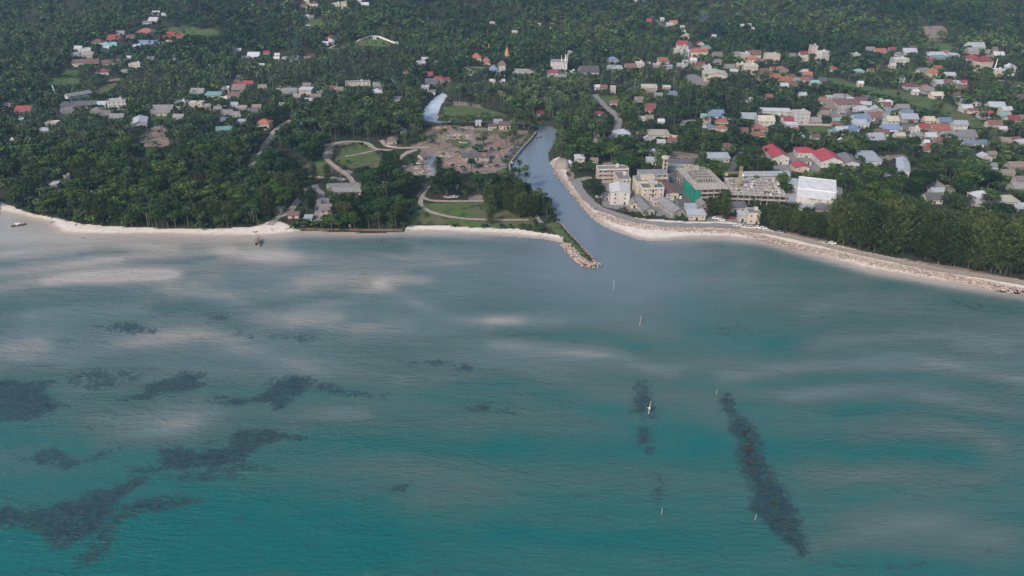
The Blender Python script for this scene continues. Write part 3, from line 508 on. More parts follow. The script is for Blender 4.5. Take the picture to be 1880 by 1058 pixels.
def building(name, label, cat, P, rot, w, d, h, roof='g', rc='G', wc='W', floors=1, group=None, rh=None, ov=.7, cols=None, sides=True, imp=True, door=True, gallery=False, front_cap=0.38):
    gz = min(ground_z(P[0] + dx * cos(rot) - dy * sin(rot), P[1] + dx * sin(rot) + dy * cos(rot)) for dx in (-w / 2, w / 2) for dy in (0, d)) 
    root = empty(name, (P[0], P[1], gz), rot, label, cat, group)
    D = math.hypot(P[0], P[1]); rh = rh if rh is not None else min(w, d) * (.34 if roof in 'ge' else .30 if roof == 'h' else .12)
    if roof == 'f': ov = 0
    wall = WALL[wc]; m = MB(); m.box(-w / 2, w / 2, 0, d, -1.0, h, wall)
    r, wl = roof_mb(roof, w, d, h, rh, ov, ROOF[rc], WALL['W'] if roof == 'f' else ROOF[rc], wall)
    m.v, o = m.v, len(m.v)
    if wl.v: m.add(wl.v, wl.f, wall)
    m.obj('wall', root); r.obj('roof', root)
    fh = h / floors
    if gallery:
        g = MB()
        for f in range(floors):
            z = f * fh; g.box(-w / 2, w / 2, -1.5, -.01, z + fh - .2, z + fh, WALL[wc]); g.box(-w / 2, w / 2, -1.5, -1.38, z, z + .9, WALL[wc])
        g.obj('gallery', root)
        n = max(3, int(w / 4))
        for i in range(n + 1): put('pillar', ME_pillar, root, (-w / 2 + .15 + (w - .3) * i / n, -1.3, 0), 0, (1, 1, h))
    if roof in 'gh' and floors == 1 and int(P[0] * 7 + P[1] * 3) % 2 and w < 18 and name == 'house':
        pm = MB(); pw = w * (.4 + .12 * (int(P[1]) % 4)); po = (int(P[0]) % 3 - 1) * (w - pw) / 2; pm.prism([(-2.9, 2.15), (-.02, 2.75), (-.02, 2.85), (-2.9, 2.25)], 'x', po - pw / 2, po + pw / 2, ROOF['GNWDTL'[int(P[0] + P[1]) % 6]]); [pm.box(px__ - .09, px__ + .09, -2.75, -2.57, -.8, 2.2, WALL['W']) for px__ in (po - pw / 2 + .2, po + pw / 2 - .2)]; pm.obj('porch', root)
    if cols is None: cols = int(np.clip(w / 3.6, 1, 6)) if D < 860 else int(np.clip(w / 5, 1, 3)) if floors > 1 or w > 9 else 1
    if cols:
        step = w / cols
        for f in range(floors):
            for i in range(cols):
                if f == 0 and door and i == cols // 2: put('door', ME_door, root, (-w / 2 + step * (i + .5), -.03, 0)); continue
                q = put('window', ME_win, root, (-w / 2 + step * (i + .5), -.03, fh * f + fh * .56)); D < 760 and link('pane', ME_pane, q)
            if sides and D < 860:
                for sgn in (-1, 1):
                    for j in range(int(np.clip(d / 4, 1, 3))): put('window', ME_win, root, (sgn * (w / 2 + .03), d * (j + .5) / int(np.clip(d / 4, 1, 3)), fh * f + fh * .56), sgn * pi / 2)
    cx, cy = P[0] - sin(rot) * d / 2, P[1] + cos(rot) * d / 2
    FOOT.append((cx, cy, w / 2 + ov, d / 2 + ov, rot, h + (rh if roof != 'f' else .5), imp, gz, front_cap)); return root
_b = MB(); _b.box(-.16, .16, -.16, .16, 0, 1, WALL['W']); ME_pillar = _b.data('pillar')
def front(a, c):
    p, q = hit(*a), hit(*c); return ((p[0] + q[0]) / 2, (p[1] + q[1]) / 2), math.atan2(q[1] - p[1], q[0] - p[0]), math.hypot(q[0] - p[0], q[1] - p[1])
z3 = lambda x, y: (1060 + x / 5.878, 240 + y / 5.878); z4 = lambda x, y: (1300 + x / 5.878, 240 + y / 5.878); zm = lambda x, y: (1430 + x / 13.22, 320 + y / 13.22)
LM = {}
def main_b(key, name, label, cat, a, c, d, h, **kw):
    P, rot, w = front(a, c); rot = kw.pop('rot', rot); w = kw.pop('w', w)
    o = building(name, label, cat, P, rot, w, d, h, **kw); PLACED.append((P[0] - sin(rot) * d / 2, P[1] + cos(rot) * d / 2, w, d)); 
    if key: LM[key] = (P[0], P[1] + d / 2)
    return o
main_b(None, 'school_block', 'white three-storey school block with open galleries, leftmost building of the waterfront compound', 'building', z3(215, 555), z3(545, 545), 9, 9.5, roof='f', rc='N', wc='P', floors=3, gallery=True)
main_b('the white gabled hall', 'hall', 'tall white hall with a bright white gabled roof beside the channel mouth', 'building', z3(352, 800), z3(560, 800), 17, 9, roof='e', rc='Z', wc='W', floors=3, rh=1.7, cols=2, ov=.5)
o = main_b(None, 'annexe', 'low cream side annexe with two balconies against the left of the white gabled hall', 'building', z3(262, 735), z3(340, 760), 6, 5, roof='f', rc='G', wc='W', floors=2, cols=2)
main_b(None, 'dormitory', 'cream block with flat brown roof directly behind the white gabled hall', 'building', z3(432, 660), z3(568, 655), 17, 9, roof='f', rc='N', wc='K', floors=3, cols=3)
# main cream block: front wing, taller rear wing, stair head
P, rot, w = front(z3(690, 765), z3(925, 758)); cb = building('hospital_block', 'large cream block with two dark flat roof decks and a central stair tower', 'building', P, rot, w, 10, 9.5, roof='f', rc='D', wc='K', floors=3, cols=4, sides=True)
m = MB(); m.box(-w * .62, w * .36, 10.02, 23, -1, 11, WALL['K']); m.obj('rear_wing', cb); m = MB(); m.box(-w * .6, w * .34, 10.3, 22.7, 11, 11.25, ROOF['G']); m.box(-w * .35, w * .25, 12, 18, 11.25, 13.6, WALL['K']); m.obj('rear_roof', cb)
m = MB(); m.box(-1.2, 1.2, 2, 9.6, 9.0, 12.2, WALL['K']); m.box(-1.5, 1.5, 1.8, 9.9, 12.2, 12.4, WALL['W']); m.obj('stair_tower', cb)
for i in range(4): put('window', ME_win, cb, (-w * .62 - .03, 12 + i * 3, 6), -pi / 2)
for f in (0, 1, 2): put('balcony', ME_door, cb, (0, -.05, .2 + f * 3.15))
PLACED.append((P[0], P[1] + 11, w + 5, 24)); LM['the cream hospital block'] = (P[0], P[1] + 11)
main_b(None, 'ward_block', 'cream three-storey ward block with grey roof, behind the block with dark roof decks', 'building', z3(664, 604), z3(965, 596), 9, 9, roof='s', rc='G', wc='K', floors=3, gallery=True, rh=.6, ov=.4)
main_b(None, 'assembly_hall', 'long hall with a plain brick-brown roof right of the large cream block', 'building', z3(950, 742), z3(1088, 735), 25, 4.5, roof='e', rc='T', wc='K', rh=.9)
pb = main_b(None, 'entrance_lodge', 'low cream entrance lodge with a small pediment in front of the large cream block', 'building', z3(812, 822), z3(1032, 800), 5, 3.6, roof='f', rc='G', wc='K', cols=4)
m = MB(); m.prism([(-1.8, 3.6), (1.8, 3.6), (1.8, 4.5), (0, 5.6), (-1.8, 4.5)], 'y', -.5, -.12, WALL['W']); m.obj('pediment', pb)
main_b('the twin grey cottages', 'cottage', 'long grey-gabled cottage end-on to the shore road, left one of the twin pair', 'cottage', z3(712, 918), z3(832, 908), 25, 3.6, roof='e', rc='G', wc='G', rh=2)
main_b(None, 'cottage', 'long grey-gabled cottage end-on to the shore road, right one of the twin pair', 'cottage', z3(1030, 936), z3(1160, 918), 24, 3.6, roof='e', rc='G', wc='G', rh=2.1)
main_b(None, 'shed', 'small grey-roofed shed between the white gabled hall and the twin grey cottages', 'shed', z3(577, 840), z3(650, 838), 12, 3.4, roof='e', rc='G', wc='K', rh=1.2)
o = main_b('the pale blue-roofed shop', 'shop', 'cream shop with an L-shaped pale blue sheet roof beside the shore road', 'shop', z3(1195, 970), z3(1378, 970), 7, 3.8, roof='s', rc='L', wc='K', rh=.9)
m = MB(); m.box(-5.4, 1.5, 7.3, 15, -1, 4.6, WALL['K']); m.obj('rear_wall', o); m = MB(); m.prism([(7.0, 4.75), (15.6, 6.0), (15.6, 6.15), (7.0, 4.92)], 'x', -5.9, 2, ROOF['L']); m.obj('rear_roof', o)
main_b(None, 'store', 'pinkish-walled store with dark grey roof beside the water tower', 'building', z3(985, 402), z3(1264, 406), 8, 4.4, roof='g', rc='D', wc='P', rh=1.5)
main_b(None, 'canopy', 'long teal-green canopy along the yard below the pinkish-walled store', 'canopy', z3(990, 430), z3(1120, 432), 4, 2.6, roof='s', rc='C', wc='G', rh=.4, cols=0)
main_b('the pale blue strip roof', 'workshop', 'long workshop with bright pale blue roof behind the unfinished concrete slab', 'building', z4(370, 548), z4(885, 543), 8, 4, roof='s', rc='L', wc='W', rh=.7)
main_b(None, 'office', 'low white office with a broad dark roof in front of the unfinished concrete slab', 'building', z4(188, 884), z4(405, 890), 9, 4, roof='s', rc='D', wc='W', rh=.5)
main_b(None, 'kiosk', 'small white kiosk with pale blue roof under the casuarinas by the parked cars', 'kiosk', z4(330, 985), z4(408, 985), 6, 4.6, roof='s', rc='L', wc='W', rh=.5)
main_b(None, 'guesthouse', 'tall cream guesthouse half hidden behind the left end of the casuarina row', 'building', (1372, 412), (1394, 412), 9, 7.5, roof='f', rc='G', wc='K', floors=2)
main_b(None, 'cottage', 'small cream cottage between the green netting and the broad tree by the shore', 'cottage', (1286, 388), (1300, 387), 8, 4, roof='e', rc='G', wc='P')
# two raw concrete buildings
def frame_building(label, a, c, d, floors, fh, pent, net, key):
    P, rot, w = front(a, c); gz = ground_z(*P); root = empty('construction_building', (*P, gz), rot, label, 'building'); nx_ = int(w / 4); ny_ = int(d / 5)
    cm = MB(); cm.box(-.25, .25, -.25, .25, 0, fh - .3, M_conc); ME_c = cm.data('column')
    for f in range(floors):
        m = MB(); m.box(-w / 2 - .6, w / 2 + .6, -.6, d + .6, f * fh + fh - .32, f * fh + fh, M_conc if f == floors - 1 else M_conc_d); m.obj('slab', root)
        for i in range(nx_ + 1):
            put('column', ME_c, root, (-w / 2 + .3 + (w - .6) * i / nx_, 0, f * fh)); put('column', ME_c, root, (-w / 2 + .3 + (w - .6) * i / nx_, d * .5, f * fh))
        for j in range(1, ny_ + 1): put('column', ME_c, root, (-w / 2 + .3, d * j / ny_ - .3, f * fh)); put('column', ME_c, root, (w / 2 - .3, d * j / ny_ - .3, f * fh))
        m = MB(); m.box(-w / 2 + 2, w / 2 - 2, 3.5, d - 3, f * fh, f * fh + fh - .33, M_conc_d); m.obj('inner_wall', root)
        if f: m = MB(); m.box(-w / 2, w / 2, -.5, -.3, f * fh, f * fh + 1.0, M_conc); m.obj('parapet', root)
    t = floors * fh
    if pent:
        m = MB(); m.box(-w / 2 - .6, w / 2 + .6, -.6, -.3, t, t + 1, M_conc); m.box(-w / 2 - .6, -w / 2 - .3, -.3, d + .3, t, t + 1, M_conc); m.box(w / 2 + .3, w / 2 + .6, -.3, d + .3, t, t + 1, M_conc); m.box(-w / 2 - .3, w / 2 + .3, d + .3, d + .6, t, t + 1, M_conc); m.obj('parapet', root)
        m = MB(); x0, x1, y0, y1 = -w * .33, w * .30, d * .28, d * .86
        for i in range(9): m.box(x0 + (x1 - x0) * i / 8 - .25, x0 + (x1 - x0) * i / 8 + .25, y0, y0 + .4, t, t + 3.2, M_conc); m.box(x0 + (x1 - x0) * i / 8 - .25, x0 + (x1 - x0) * i / 8 + .25, y1 - .4, y1, t, t + 3.2, M_conc)
        for i in range(5): m.box(x0, x1, y0 + (y1 - y0) * i / 4 - .2, y0 + (y1 - y0) * i / 4 + .2, t + 3.2, t + 3.6, M_conc)
        for i in range(9): m.box(x0 + (x1 - x0) * i / 8 - .15, x0 + (x1 - x0) * i / 8 + .15, y0, y1, t + 3.25, t + 3.55, M_conc)
        m.obj('roof_frame', root)
        m = MB(); m.box(x0 + 1, x1 - 1, y0 + 2, y1 - 3, t, t + 2.4, M_conc_d); m.box(x0 + 3, x0 + 8, y1 - 6, y1 - 1, t + 3.6, t + 5.6, M_conc); m.obj('plant_room', root)
    else:
        m = MB(); rr = random.Random(3)
        for i in range(nx_ * 2 + 1): m.box(-w / 2 + w * i / (nx_ * 2) - .15, -w / 2 + w * i / (nx_ * 2) + .15, 2, d, t, t + .35, M_conc_d if i % 2 else M_conc)
        for j in range(1, ny_ + 1): m.box(-w / 2, w / 2, d * j / ny_ - .2, d * j / ny_ + .2, t, t + .45, M_conc)
        m.obj('roof_beams', root)
        m = MB()
        for i in range(150):
            x, y = rr.uniform(-w / 2 + 1, w / 2 - 1), rr.uniform(1, d - 1); a_, b_ = rr.uniform(.3, 2.2), rr.uniform(.3, 1.6)
            m.box(x - a_ / 2, x + a_ / 2, y - b_ / 2, y + b_ / 2, t + .02, t + rr.uniform(.2, 1.3), rr.choice([M_wood, M_conc, M_conc_d, M_conc, M_white]), rr.uniform(0, 3), (x, y))
        tag(m.obj('formwork', root), kind='stuff')
        for i in range(nx_ + 1): put('starter_column', ME_c, root, (-w / 2 + .3 + (w - .6) * i / nx_, -.1, t), 0, (1, 1, .55))
        m = MB(); q = 10
        for i in range(q):
            a_ = 2 * pi * i / q; m.box(w * .2 + 5 * cos(a_) - .9, w * .2 + 5 * cos(a_) + .9, d * .45 + 4 * sin(a_) - .3, d * .45 + 4 * sin(a_) + .3, t + .45, t + 1.5, M_conc, a_ + pi / 2, (w * .2 + 5 * cos(a_), d * .45 + 4 * sin(a_)))
        m.obj('ramp_well', root)
    if net:
        m = MB(); n = 14; X = -w / 2 - 1.1
        for i in range(n):
            a_, b_ = d * .62 * i / n - .8, d * .62 * (i + 1) / n - .8; bl = .35 * sin(i * 1.9), .35 * sin((i + 1) * 1.9); z1 = t + .6 - 1.2 * max(0, sin(i * .8)), t + .6 - 1.2 * max(0, sin((i + 1) * .8))
            for zz in range(4):
                za, zb = [(-.5 + (zt + .5) * zz / 4, -.5 + (zt + .5) * (zz + 1) / 4) for zt in z1]
                m.add([(X + bl[0], a_, za[0]), (X + bl[1], b_, zb[0]), (X + bl[1] * .6, b_, zb[1]), (X + bl[0] * .6, a_, za[1]), (X + bl[0] + .05, a_, za[0]), (X + bl[1] + .05, b_, zb[0]), (X + bl[1] * .6 + .05, b_, zb[1]), (X + bl[0] * .6 + .05, a_, za[1])], [(0, 1, 2, 3), (7, 6, 5, 4)], M_net)
        m.box(X, -w / 2 + w * .14, -1.3, -1.22, -.5, t - .5, M_net); m.obj('safety_net', root)
    cx, cy = P[0] - sin(rot) * d / 2, P[1] + cos(rot) * d / 2; FOOT.append((cx, cy, w / 2 + 1, d / 2 + 1, rot, t, True, gz, .25)); PLACED.append((cx, cy, w, d)); LM[key] = (cx, cy); return root, P, rot, w, d
frame_building('raw concrete building hung with bright green safety netting, columns still open', (1275, 372), (1331, 370), 42, 3, 3.2, True, True, 'the green-netted building')
_, P, rot, w, d = frame_building('wide unfinished grey concrete slab with beams, formwork and rows of column stubs', (1341, 374), (1441, 378), 34, 2, 3.4, False, False, 'the unfinished slab')
# market hall: white box with lettering
P, rot, w = front((1459, 379), (1531, 388)); gz = ground_z(*P); d = 41
mall = empty('supermarket', (*P, gz), rot, 'big white supermarket with pale flat roof and two rows of dark lettering', 'supermarket')
m = MB(); m.box(-w / 2, w / 2, 0, d, -1, 7.8, WALL['W']); m.obj('wall', mall)
m = MB(); m.prism([(0.3, 7.82), (d - .3, 7.82), (d - .3, 8.1), (d * .5, 8.6), (.3, 8.1)], 'x', -w / 2 + .3, w / 2 - .3, ROOF['Z']); m.obj('roof', mall)
m = MB()
for bx_ in ((-w / 2 - .1, w / 2 + .1, -.1, .3), (-w / 2 - .1, w / 2 + .1, d - .3, d + .1), (-w / 2 - .1, -w / 2 + .3, .3, d - .3), (w / 2 - .3, w / 2 + .1, .3, d - .3)): m.box(*bx_, 7.7, 8.4, M_white)
m.box(-w / 2 + .3, w / 2 - .3, d * .32, d * .32 + .4, 8.2, 8.95, M_white); m.obj('parapet', mall)
m = MB(); m.box(-w / 2 - 7, -w / 2 - .12, d * .55, d * .98, -1, 6.5, WALL['W']); m.box(-w / 2 - 7, -w / 2 - .2, d * .55 + .2, d * .98 - .2, 6.5, 6.7, ROOF['W']); m.obj('side_wing', mall)
m = MB(); m.prism([(w / 2 + .12, 5.2), (w / 2 + 5, 4.2), (w / 2 + 5, 4.35), (w / 2 + .12, 5.36)], 'y', 1, d - 4, ROOF['G']); m.box(w / 2 + .12, w / 2 + 4.7, 1.3, d - 4.3, -1, 4.2, WALL['G']); m.obj('lean_to', mall)
rr = random.Random(5)
for (xa, xb, za, s) in ((-.16, .30, 6.2, .5), (.04, .46, 4.3, .6)):
    m = MB(); x = xa * w
    while x < xb * w:
        lw = rr.uniform(.35, .8)
        if rr.random() > .16:
            m.box(x, x + lw, -.16, -.11, za, za + s * .22, M_black); m.box(x, x + lw * .3, -.16, -.11, za + s * .24, za + s * 1.2, M_black); m.box(x + lw * .6, x + lw, -.16, -.11, za + s * .24, za + s * 1.2, M_black)
        x += lw + .22
    m.obj('lettering', mall)
for i in range(3): put('window', ME_win, mall, (-w / 2 - .03, 6 + i * 5.5, 5.8), -pi / 2, (2.2, 1, 1.2))
m = MB(); m.prism([(-w * .08, 1.2), (w * .02, 4.4), (w * .02, 4.55), (-w * .08, 1.35)], 'y', -6, -.2, ROOF['C']); m.obj('awning', mall)
FOOT.append((P[0] - sin(rot) * d / 2, P[1] + cos(rot) * d / 2, w / 2 + 5, d / 2 + 1, rot, 9, True, gz, .3)); PLACED.append((P[0], P[1] + d / 2, w + 12, d + 4)); LM['the big white supermarket'] = (P[0], P[1] + d / 2)
main_b(None, 'canopy', 'broad dark grey curved canopy before the supermarket entrance, among casuarina tops', 'canopy', (1497, 396), (1536, 400), 9, 4.4, roof='e', rc='D', wc='G', rh=1.0, cols=0)
main_b(None, 'shed', 'pale blue-roofed shed squeezed between the supermarket front and the casuarinas', 'shed', (1466, 391), (1486, 393), 7, 3.6, roof='s', rc='L', wc='W', rh=.4)
main_b(None, 'shed', 'low pale blue-roofed shed between the unfinished concrete slab and the supermarket wall', 'shed', z4(830, 806), z4(955, 812), 13, 3.4, roof='s', rc='L', wc='W', rh=.4, cols=0)
# left beach and village set pieces
main_b(None, 'motel_building', 'long grey-roofed motel row with pale walls, rear one of two parallel rows', 'building', tp('F', 515, 478), tp('F', 750, 470), 7, 3, roof='g', rc='G', wc='K', rh=1.6)
main_b('the twin grey motel rows', 'motel_building', 'long grey-roofed motel row with pale walls, front one of two parallel rows', 'building', tp('F', 560, 508), tp('F', 755, 504), 7, 3, roof='g', rc='G', wc='K', rh=1.6)
main_b(None, 'bungalow', 'low blue-grey bungalow under trees just below the twin motel rows', 'bungalow', tp('F', 660, 548), tp('F', 730, 545), 7, 3, roof='h', rc='D', wc='K')
main_b(None, 'bungalow', 'small cream bungalow beside the driveway between motel rows and terrace house', 'bungalow', tp('F', 478, 588), tp('F', 524, 584), 8, 3, roof='g', rc='G', wc='P')
o = main_b('the terrace house', 'beach_house', 'pinkish beach house with dark openings and a raised front terrace, near the sea wall', 'house', tp('F', 468, 672), tp('F', 548, 664), 9, 5.6, roof='s', rc='N', wc='P', floors=2, rh=.8, cols=2)
m = MB(); m.box(-4, 6, -4.5, -.05, 1.8, 2.1, WALL['P']); m.box(1.6, 2.1, -4.4, -3.9, -1, 1.8, WALL['W']); m.box(-3.6, -3.1, -4.4, -3.9, -1, 1.8, WALL['W']); m.obj('terrace', o)
main_b(None, 'shack', 'rusty orange-brown shack on the sand edge beside the beach track', 'shack', tp('F', 230, 672), tp('F', 308, 672), 6, 2.6, roof='g', rc='T', wc='P', rh=1)
main_b(None, 'shelter', 'small pale blue tarpaulin shelter on the beach edge near the terrace house', 'shelter', tp('F', 352, 690), tp('F', 402, 690), 6, 2.2, roof='g', rc='L', wc='W', rh=1, cols=0)
main_b('the orange-roofed lane house', 'house', 'two-storey cream house with bright orange roof at the bend of the pale lane', 'house', tp('B', 8, 936), tp('B', 98, 938), 10, 6, roof='h', rc='O', wc='K', floors=2, rh=3)
o = main_b('the fishermen house', 'house', 'long ramshackle dark-roofed house with a bright orange roof patch, on the bare earth flats', 'house', tuple(Z8([(870, 562)])[0]), tuple(Z8([(1165, 560)])[0]), 9, 3.4, roof='g', rc='D', wc='G', rh=2)
m = MB(); m.prism([(-.72, 3.75), (3.6, 5.42), (3.6, 5.5), (-.72, 3.84)], 'x', 5, 8.2, ROOF['O']); m.obj('roof_patch', o)
main_b(None, 'house', 'brown hip-roofed house with pinkish walls inside a low walled yard by the track', 'house', tp('F', 945, 140), tp('F', 1010, 140), 9, 3.6, roof='h', rc='N', wc='P')
main_b(None, 'boathouse', 'small pink boathouse on stilts at the head of the muddy boat inlet', 'boathouse', (776, 294), (787, 294), 7, 3.6, roof='g', rc='N', wc='P')
main_b('the red creek pavilion', 'pavilion', 'small bright red-roofed pavilion where the channel meets the trees', 'pavilion', (986, 214), (999, 214), 7, 3, roof='h', rc='R', wc='W', rh=3)
main_b(None, 'shelter', 'pale blue tarpaulin roof tilted among dark trees of the river point', 'shelter', tp('F', 1438, 470), tp('F', 1484, 470), 7, 2.6, roof='s', rc='L', wc='G', rh=1, cols=0)
main_b('the left red warehouse', 'warehouse', 'tall red-roofed warehouse with white gable, left end of the warehouse yard', 'warehouse', tp('H', 70, 284), tp('H', 186, 284), 27, 6, roof='e', rc='X', wc='W', rh=3, floors=1)
main_b(None, 'warehouse', 'low red hip-roofed warehouse behind the small dark-roofed office of the yard', 'warehouse', tp('H', 250, 238), tp('H', 376, 240), 13, 5, roof='h', rc='X', wc='W', rh=2.6)
main_b(None, 'warehouse', 'small twin-sloped red roof standing foremost in the warehouse yard', 'warehouse', tp('H', 234, 340), tp('H', 334, 340), 11, 4, roof='e', rc='X', wc='K', rh=1.6)
main_b('the right red warehouse', 'warehouse', 'broad red-roofed warehouse with a pale triangular gable, right side of the yard', 'warehouse', tp('H', 418, 308), tp('H', 572, 310), 24, 5.6, roof='e', rc='X', wc='W', rh=3.4)
main_b(None, 'warehouse', 'grey-roofed warehouse with pale gable joined to the right red warehouse', 'warehouse', tp('H', 580, 316), tp('H', 690, 320), 22, 5, roof='e', rc='G', wc='L' if 'L' in WC else 'W', rh=2)
main_b(None, 'office', 'dark brown-roofed office between the low red warehouse and the small twin-sloped roof', 'building', tp('H', 262, 286), tp('H', 350, 288), 6, 3.4, roof='h', rc='N', wc='W')
main_b(None, 'warehouse', 'long pale blue-roofed workshop, first one right of the warehouse yard', 'warehouse', tp('H', 730, 296), tp('H', 850, 300), 24, 4.4, roof='s', rc='L', wc='W', rh=1)
main_b('the angled workshop', 'warehouse', 'long pale blue-roofed workshop running down to the woods, second right of the yard', 'warehouse', tp('H', 965, 362), tp('H', 1050, 372), 32, 4.4, roof='e', rc='L', wc='W', rh=1.4)
main_b(None, 'warehouse', 'long flat bright white-roofed shed behind the orange-roofed estate', 'warehouse', tp('C', 1765, 836), tp('D', 196, 842), 9, 5, roof='s', rc='W', wc='W', rh=1)
LM['the bright white shed'] = tuple(hit(1415, 212)[:2])
main_b(None, 'house', 'grey-roofed villa with white walls in the trees below the lane fork', 'house', tp('G', 745, 98), tp('G', 850, 96), 11, 4, roof='h', rc='L', wc='W')
main_b(None, 'outbuilding', 'white two-storey outbuilding with pale hip roof beside the gravel mound', 'building', tp('G', 458, 288), tp('G', 520, 288), 9, 5.6, roof='h', rc='W', wc='W', floors=2)
main_b(None, 'shelter', 'bright white peaked tent standing next to the gravel mound', 'tent', tp('G', 400, 300), tp('G', 438, 298), 5, 2.4, roof='h', rc='W', wc='W', cols=0, rh=2.4)
main_b(None, 'house', 'white two-storey villa with white hip roof among trees right of the casuarina row', 'house', tp('H', 1535, 588), tp('H', 1645, 582), 11, 6.4, roof='h', rc='W', wc='W', floors=2)
main_b('the cream market hall', 'hall', 'wide pale cream hall with a barrel-like roof beside a bare paved yard', 'hall', tp('C', 1378, 585), tp('C', 1545, 590), 26, 7, roof='e', rc='K', wc='K', rh=2.4, cols=3)
o = main_b('the white tower block', 'office_block', 'white four-storey block with antennas on its flat roof, beyond the creek palms', 'building', tp('C', 275, 530), tp('C', 395, 532), 16, 13, roof='f', rc='G', wc='W', floors=4)
m = MB(); m.tube([(3, 6, 13), (3, 6, 20)], .3, M_white); m.tube([(8, 9, 13), (8, 9, 21)], [1.4, .4], M_white, 4); m.tube([(10, 9, 13), (10.5, 9, 22)], .35, M_white); m.obj('antenna', o)
main_b(None, 'shophouse', 'white shophouse with a bright red sloping roof in front of the four-storey block', 'building', tp('C', 250, 560), tp('C', 330, 562), 10, 6, roof='s', rc='R', wc='W', floors=2, rh=1.4)
main_b('the village white block', 'apartment_building', 'white three-storey flat-roofed block with dark windows in the left village', 'building', tp('A', 782, 798), tp('A', 915, 790), 12, 9, roof='f', rc='W', wc='W', floors=3)
main_b('the long grey school roof', 'school_building', 'long dark grey-roofed school wing with white walls, set slantwise behind the left village', 'building', tp('A', 500, 738), tp('A', 670, 706), 9, 6, roof='g', rc='G', wc='W', floors=2, rh=2)
main_b(None, 'school_building', 'longest dark-roofed hall in the left village, in front of the slantwise school wing', 'building', tp('A', 440, 792), tp('A', 690, 780), 12, 4, roof='g', rc='D', wc='P', rh=2.4)
main_b('the bright red gable roof', 'house', 'house with a steep bright red gable roof at the left edge of the left village', 'house', tp('A', 115, 836), tp('A', 222, 836), 12, 4.5, roof='g', rc='R', wc='W', rh=4)
main_b('the big white village shed', 'shed', 'large white-roofed shed at the right edge of the left village', 'shed', tp('A', 955, 935), tp('A', 1060, 925), 24, 5, roof='e', rc='W', wc='W', rh=2)
main_b('the teal-roofed house', 'house', 'house with a vivid teal sheet roof among palms', 'house', tp('A', 1560, 966), tp('A', 1672, 958), 11, 3.4, roof='g', rc='C', wc='W', rh=1.8)
main_b('the long red farm sheds', 'shed', 'long red-brown roofed shed with white end wall, left one behind the left meadow', 'shed', tp('A', 522, 484), tp('A', 712, 474), 12, 5, roof='g', rc='T', wc='W', rh=2.6)
main_b(None, 'shed', 'long red-brown roofed shed with white end wall, right one behind the left meadow', 'shed', tp('A', 740, 484), tp('A', 876, 474), 11, 4.6, roof='g', rc='T', wc='W', rh=2.6)
main_b('the bright red hip roof', 'house', 'house with a bright orange-red hip roof at the back of the left meadow', 'house', tp('A', 690, 545), tp('A', 782, 540), 13, 3.8, roof='h', rc='R', wc='W', rh=3)
main_b('the cream roadside terrace', 'terrace_building', 'long cream two-storey terrace with flat pale roof beside the village road', 'building', tp('B', 645, 640), tp('B', 825, 632), 10, 6, roof='f', rc='N', wc='K', floors=2)
main_b(None, 'house', 'white house with a broad pale roof standing alone at the edge of the mangrove thicket', 'house', tp('B', 835, 695), tp('B', 915, 692), 11, 4, roof='h', rc='W', wc='W')
main_b('the narrow tower house', 'tower_house', 'narrow three-storey pale tower house with dark red-brown peaked roof', 'house', tp('B', 1745, 550), tp('B', 1795, 550), 9, 13, roof='h', rc='T', wc='W', floors=4, rh=4.5)
main_b(None, 'house', 'bright blue hip-roofed hall beside the narrow tower house', 'hall', tp('B', 1680, 540), tp('B', 1738, 540), 13, 6, roof='h', rc='B', wc='B', rh=5)
main_b('the orange temple halls', 'temple_hall', 'temple hall with spreading bright orange roof, left one of two near the gold spire', 'temple', tp('B', 1555, 440), tp('B', 1620, 440), 15, 4, roof='h', rc='O', wc='K', rh=5)
main_b(None, 'temple_hall', 'temple hall with spreading bright orange roof, right one of two near the gold spire', 'temple', tp('B', 1632, 468), tp('B', 1685, 468), 13, 4, roof='h', rc='O', wc='K', rh=5)
main_b('the red rooftop tower', 'apartment_building', 'tall building crowned by a boxy red top storey in the far right town', 'building', tp('D', 340, 420), tp('D', 385, 420), 10, 15, roof='f', rc='R', wc='P', floors=4)
main_b('the white hotel', 'apartment_building', 'white four-storey hotel block, right of the boxy red top storey', 'building', tp('D', 412, 462), tp('D', 470, 458), 12, 14, roof='f', rc='W', wc='W', floors=4)
main_b('the yellow hotel', 'hotel', 'yellow-walled three-storey hotel with stacked dark red hip roofs at the far right', 'hotel', tp('D', 1550, 525), tp('D', 1640, 520), 14, 13, roof='h', rc='R', wc='K', floors=3, rh=5)
main_b('the pink corner hotel', 'apartment_building', 'pale two-storey corner building with a long orange-tinted roof in the middle town', 'building', tp('C', 1285, 418), tp('C', 1405, 416), 13, 8, roof='g', rc='O', wc='K', floors=2, rh=2.5)
main_b('the blue hip roof', 'house', 'small house with a deep blue hip roof at the edge of the middle town', 'house', tp('C', 702, 466), tp('C', 768, 464), 13, 5, roof='h', rc='B', wc='W', rh=4)
main_b(None, 'shophouse', 'shophouse with a vivid orange sheet roof in the middle town', 'building', tp('C', 1062, 478), tp('C', 1128, 476), 12, 6, roof='s', rc='O', wc='K', floors=2, rh=2.5)
main_b('the white box house', 'house', 'narrow white three-storey box house between brown roofs in the middle town', 'house', tp('C', 905, 512), tp('C', 950, 510), 11, 9, roof='f', rc='W', wc='W', floors=3)
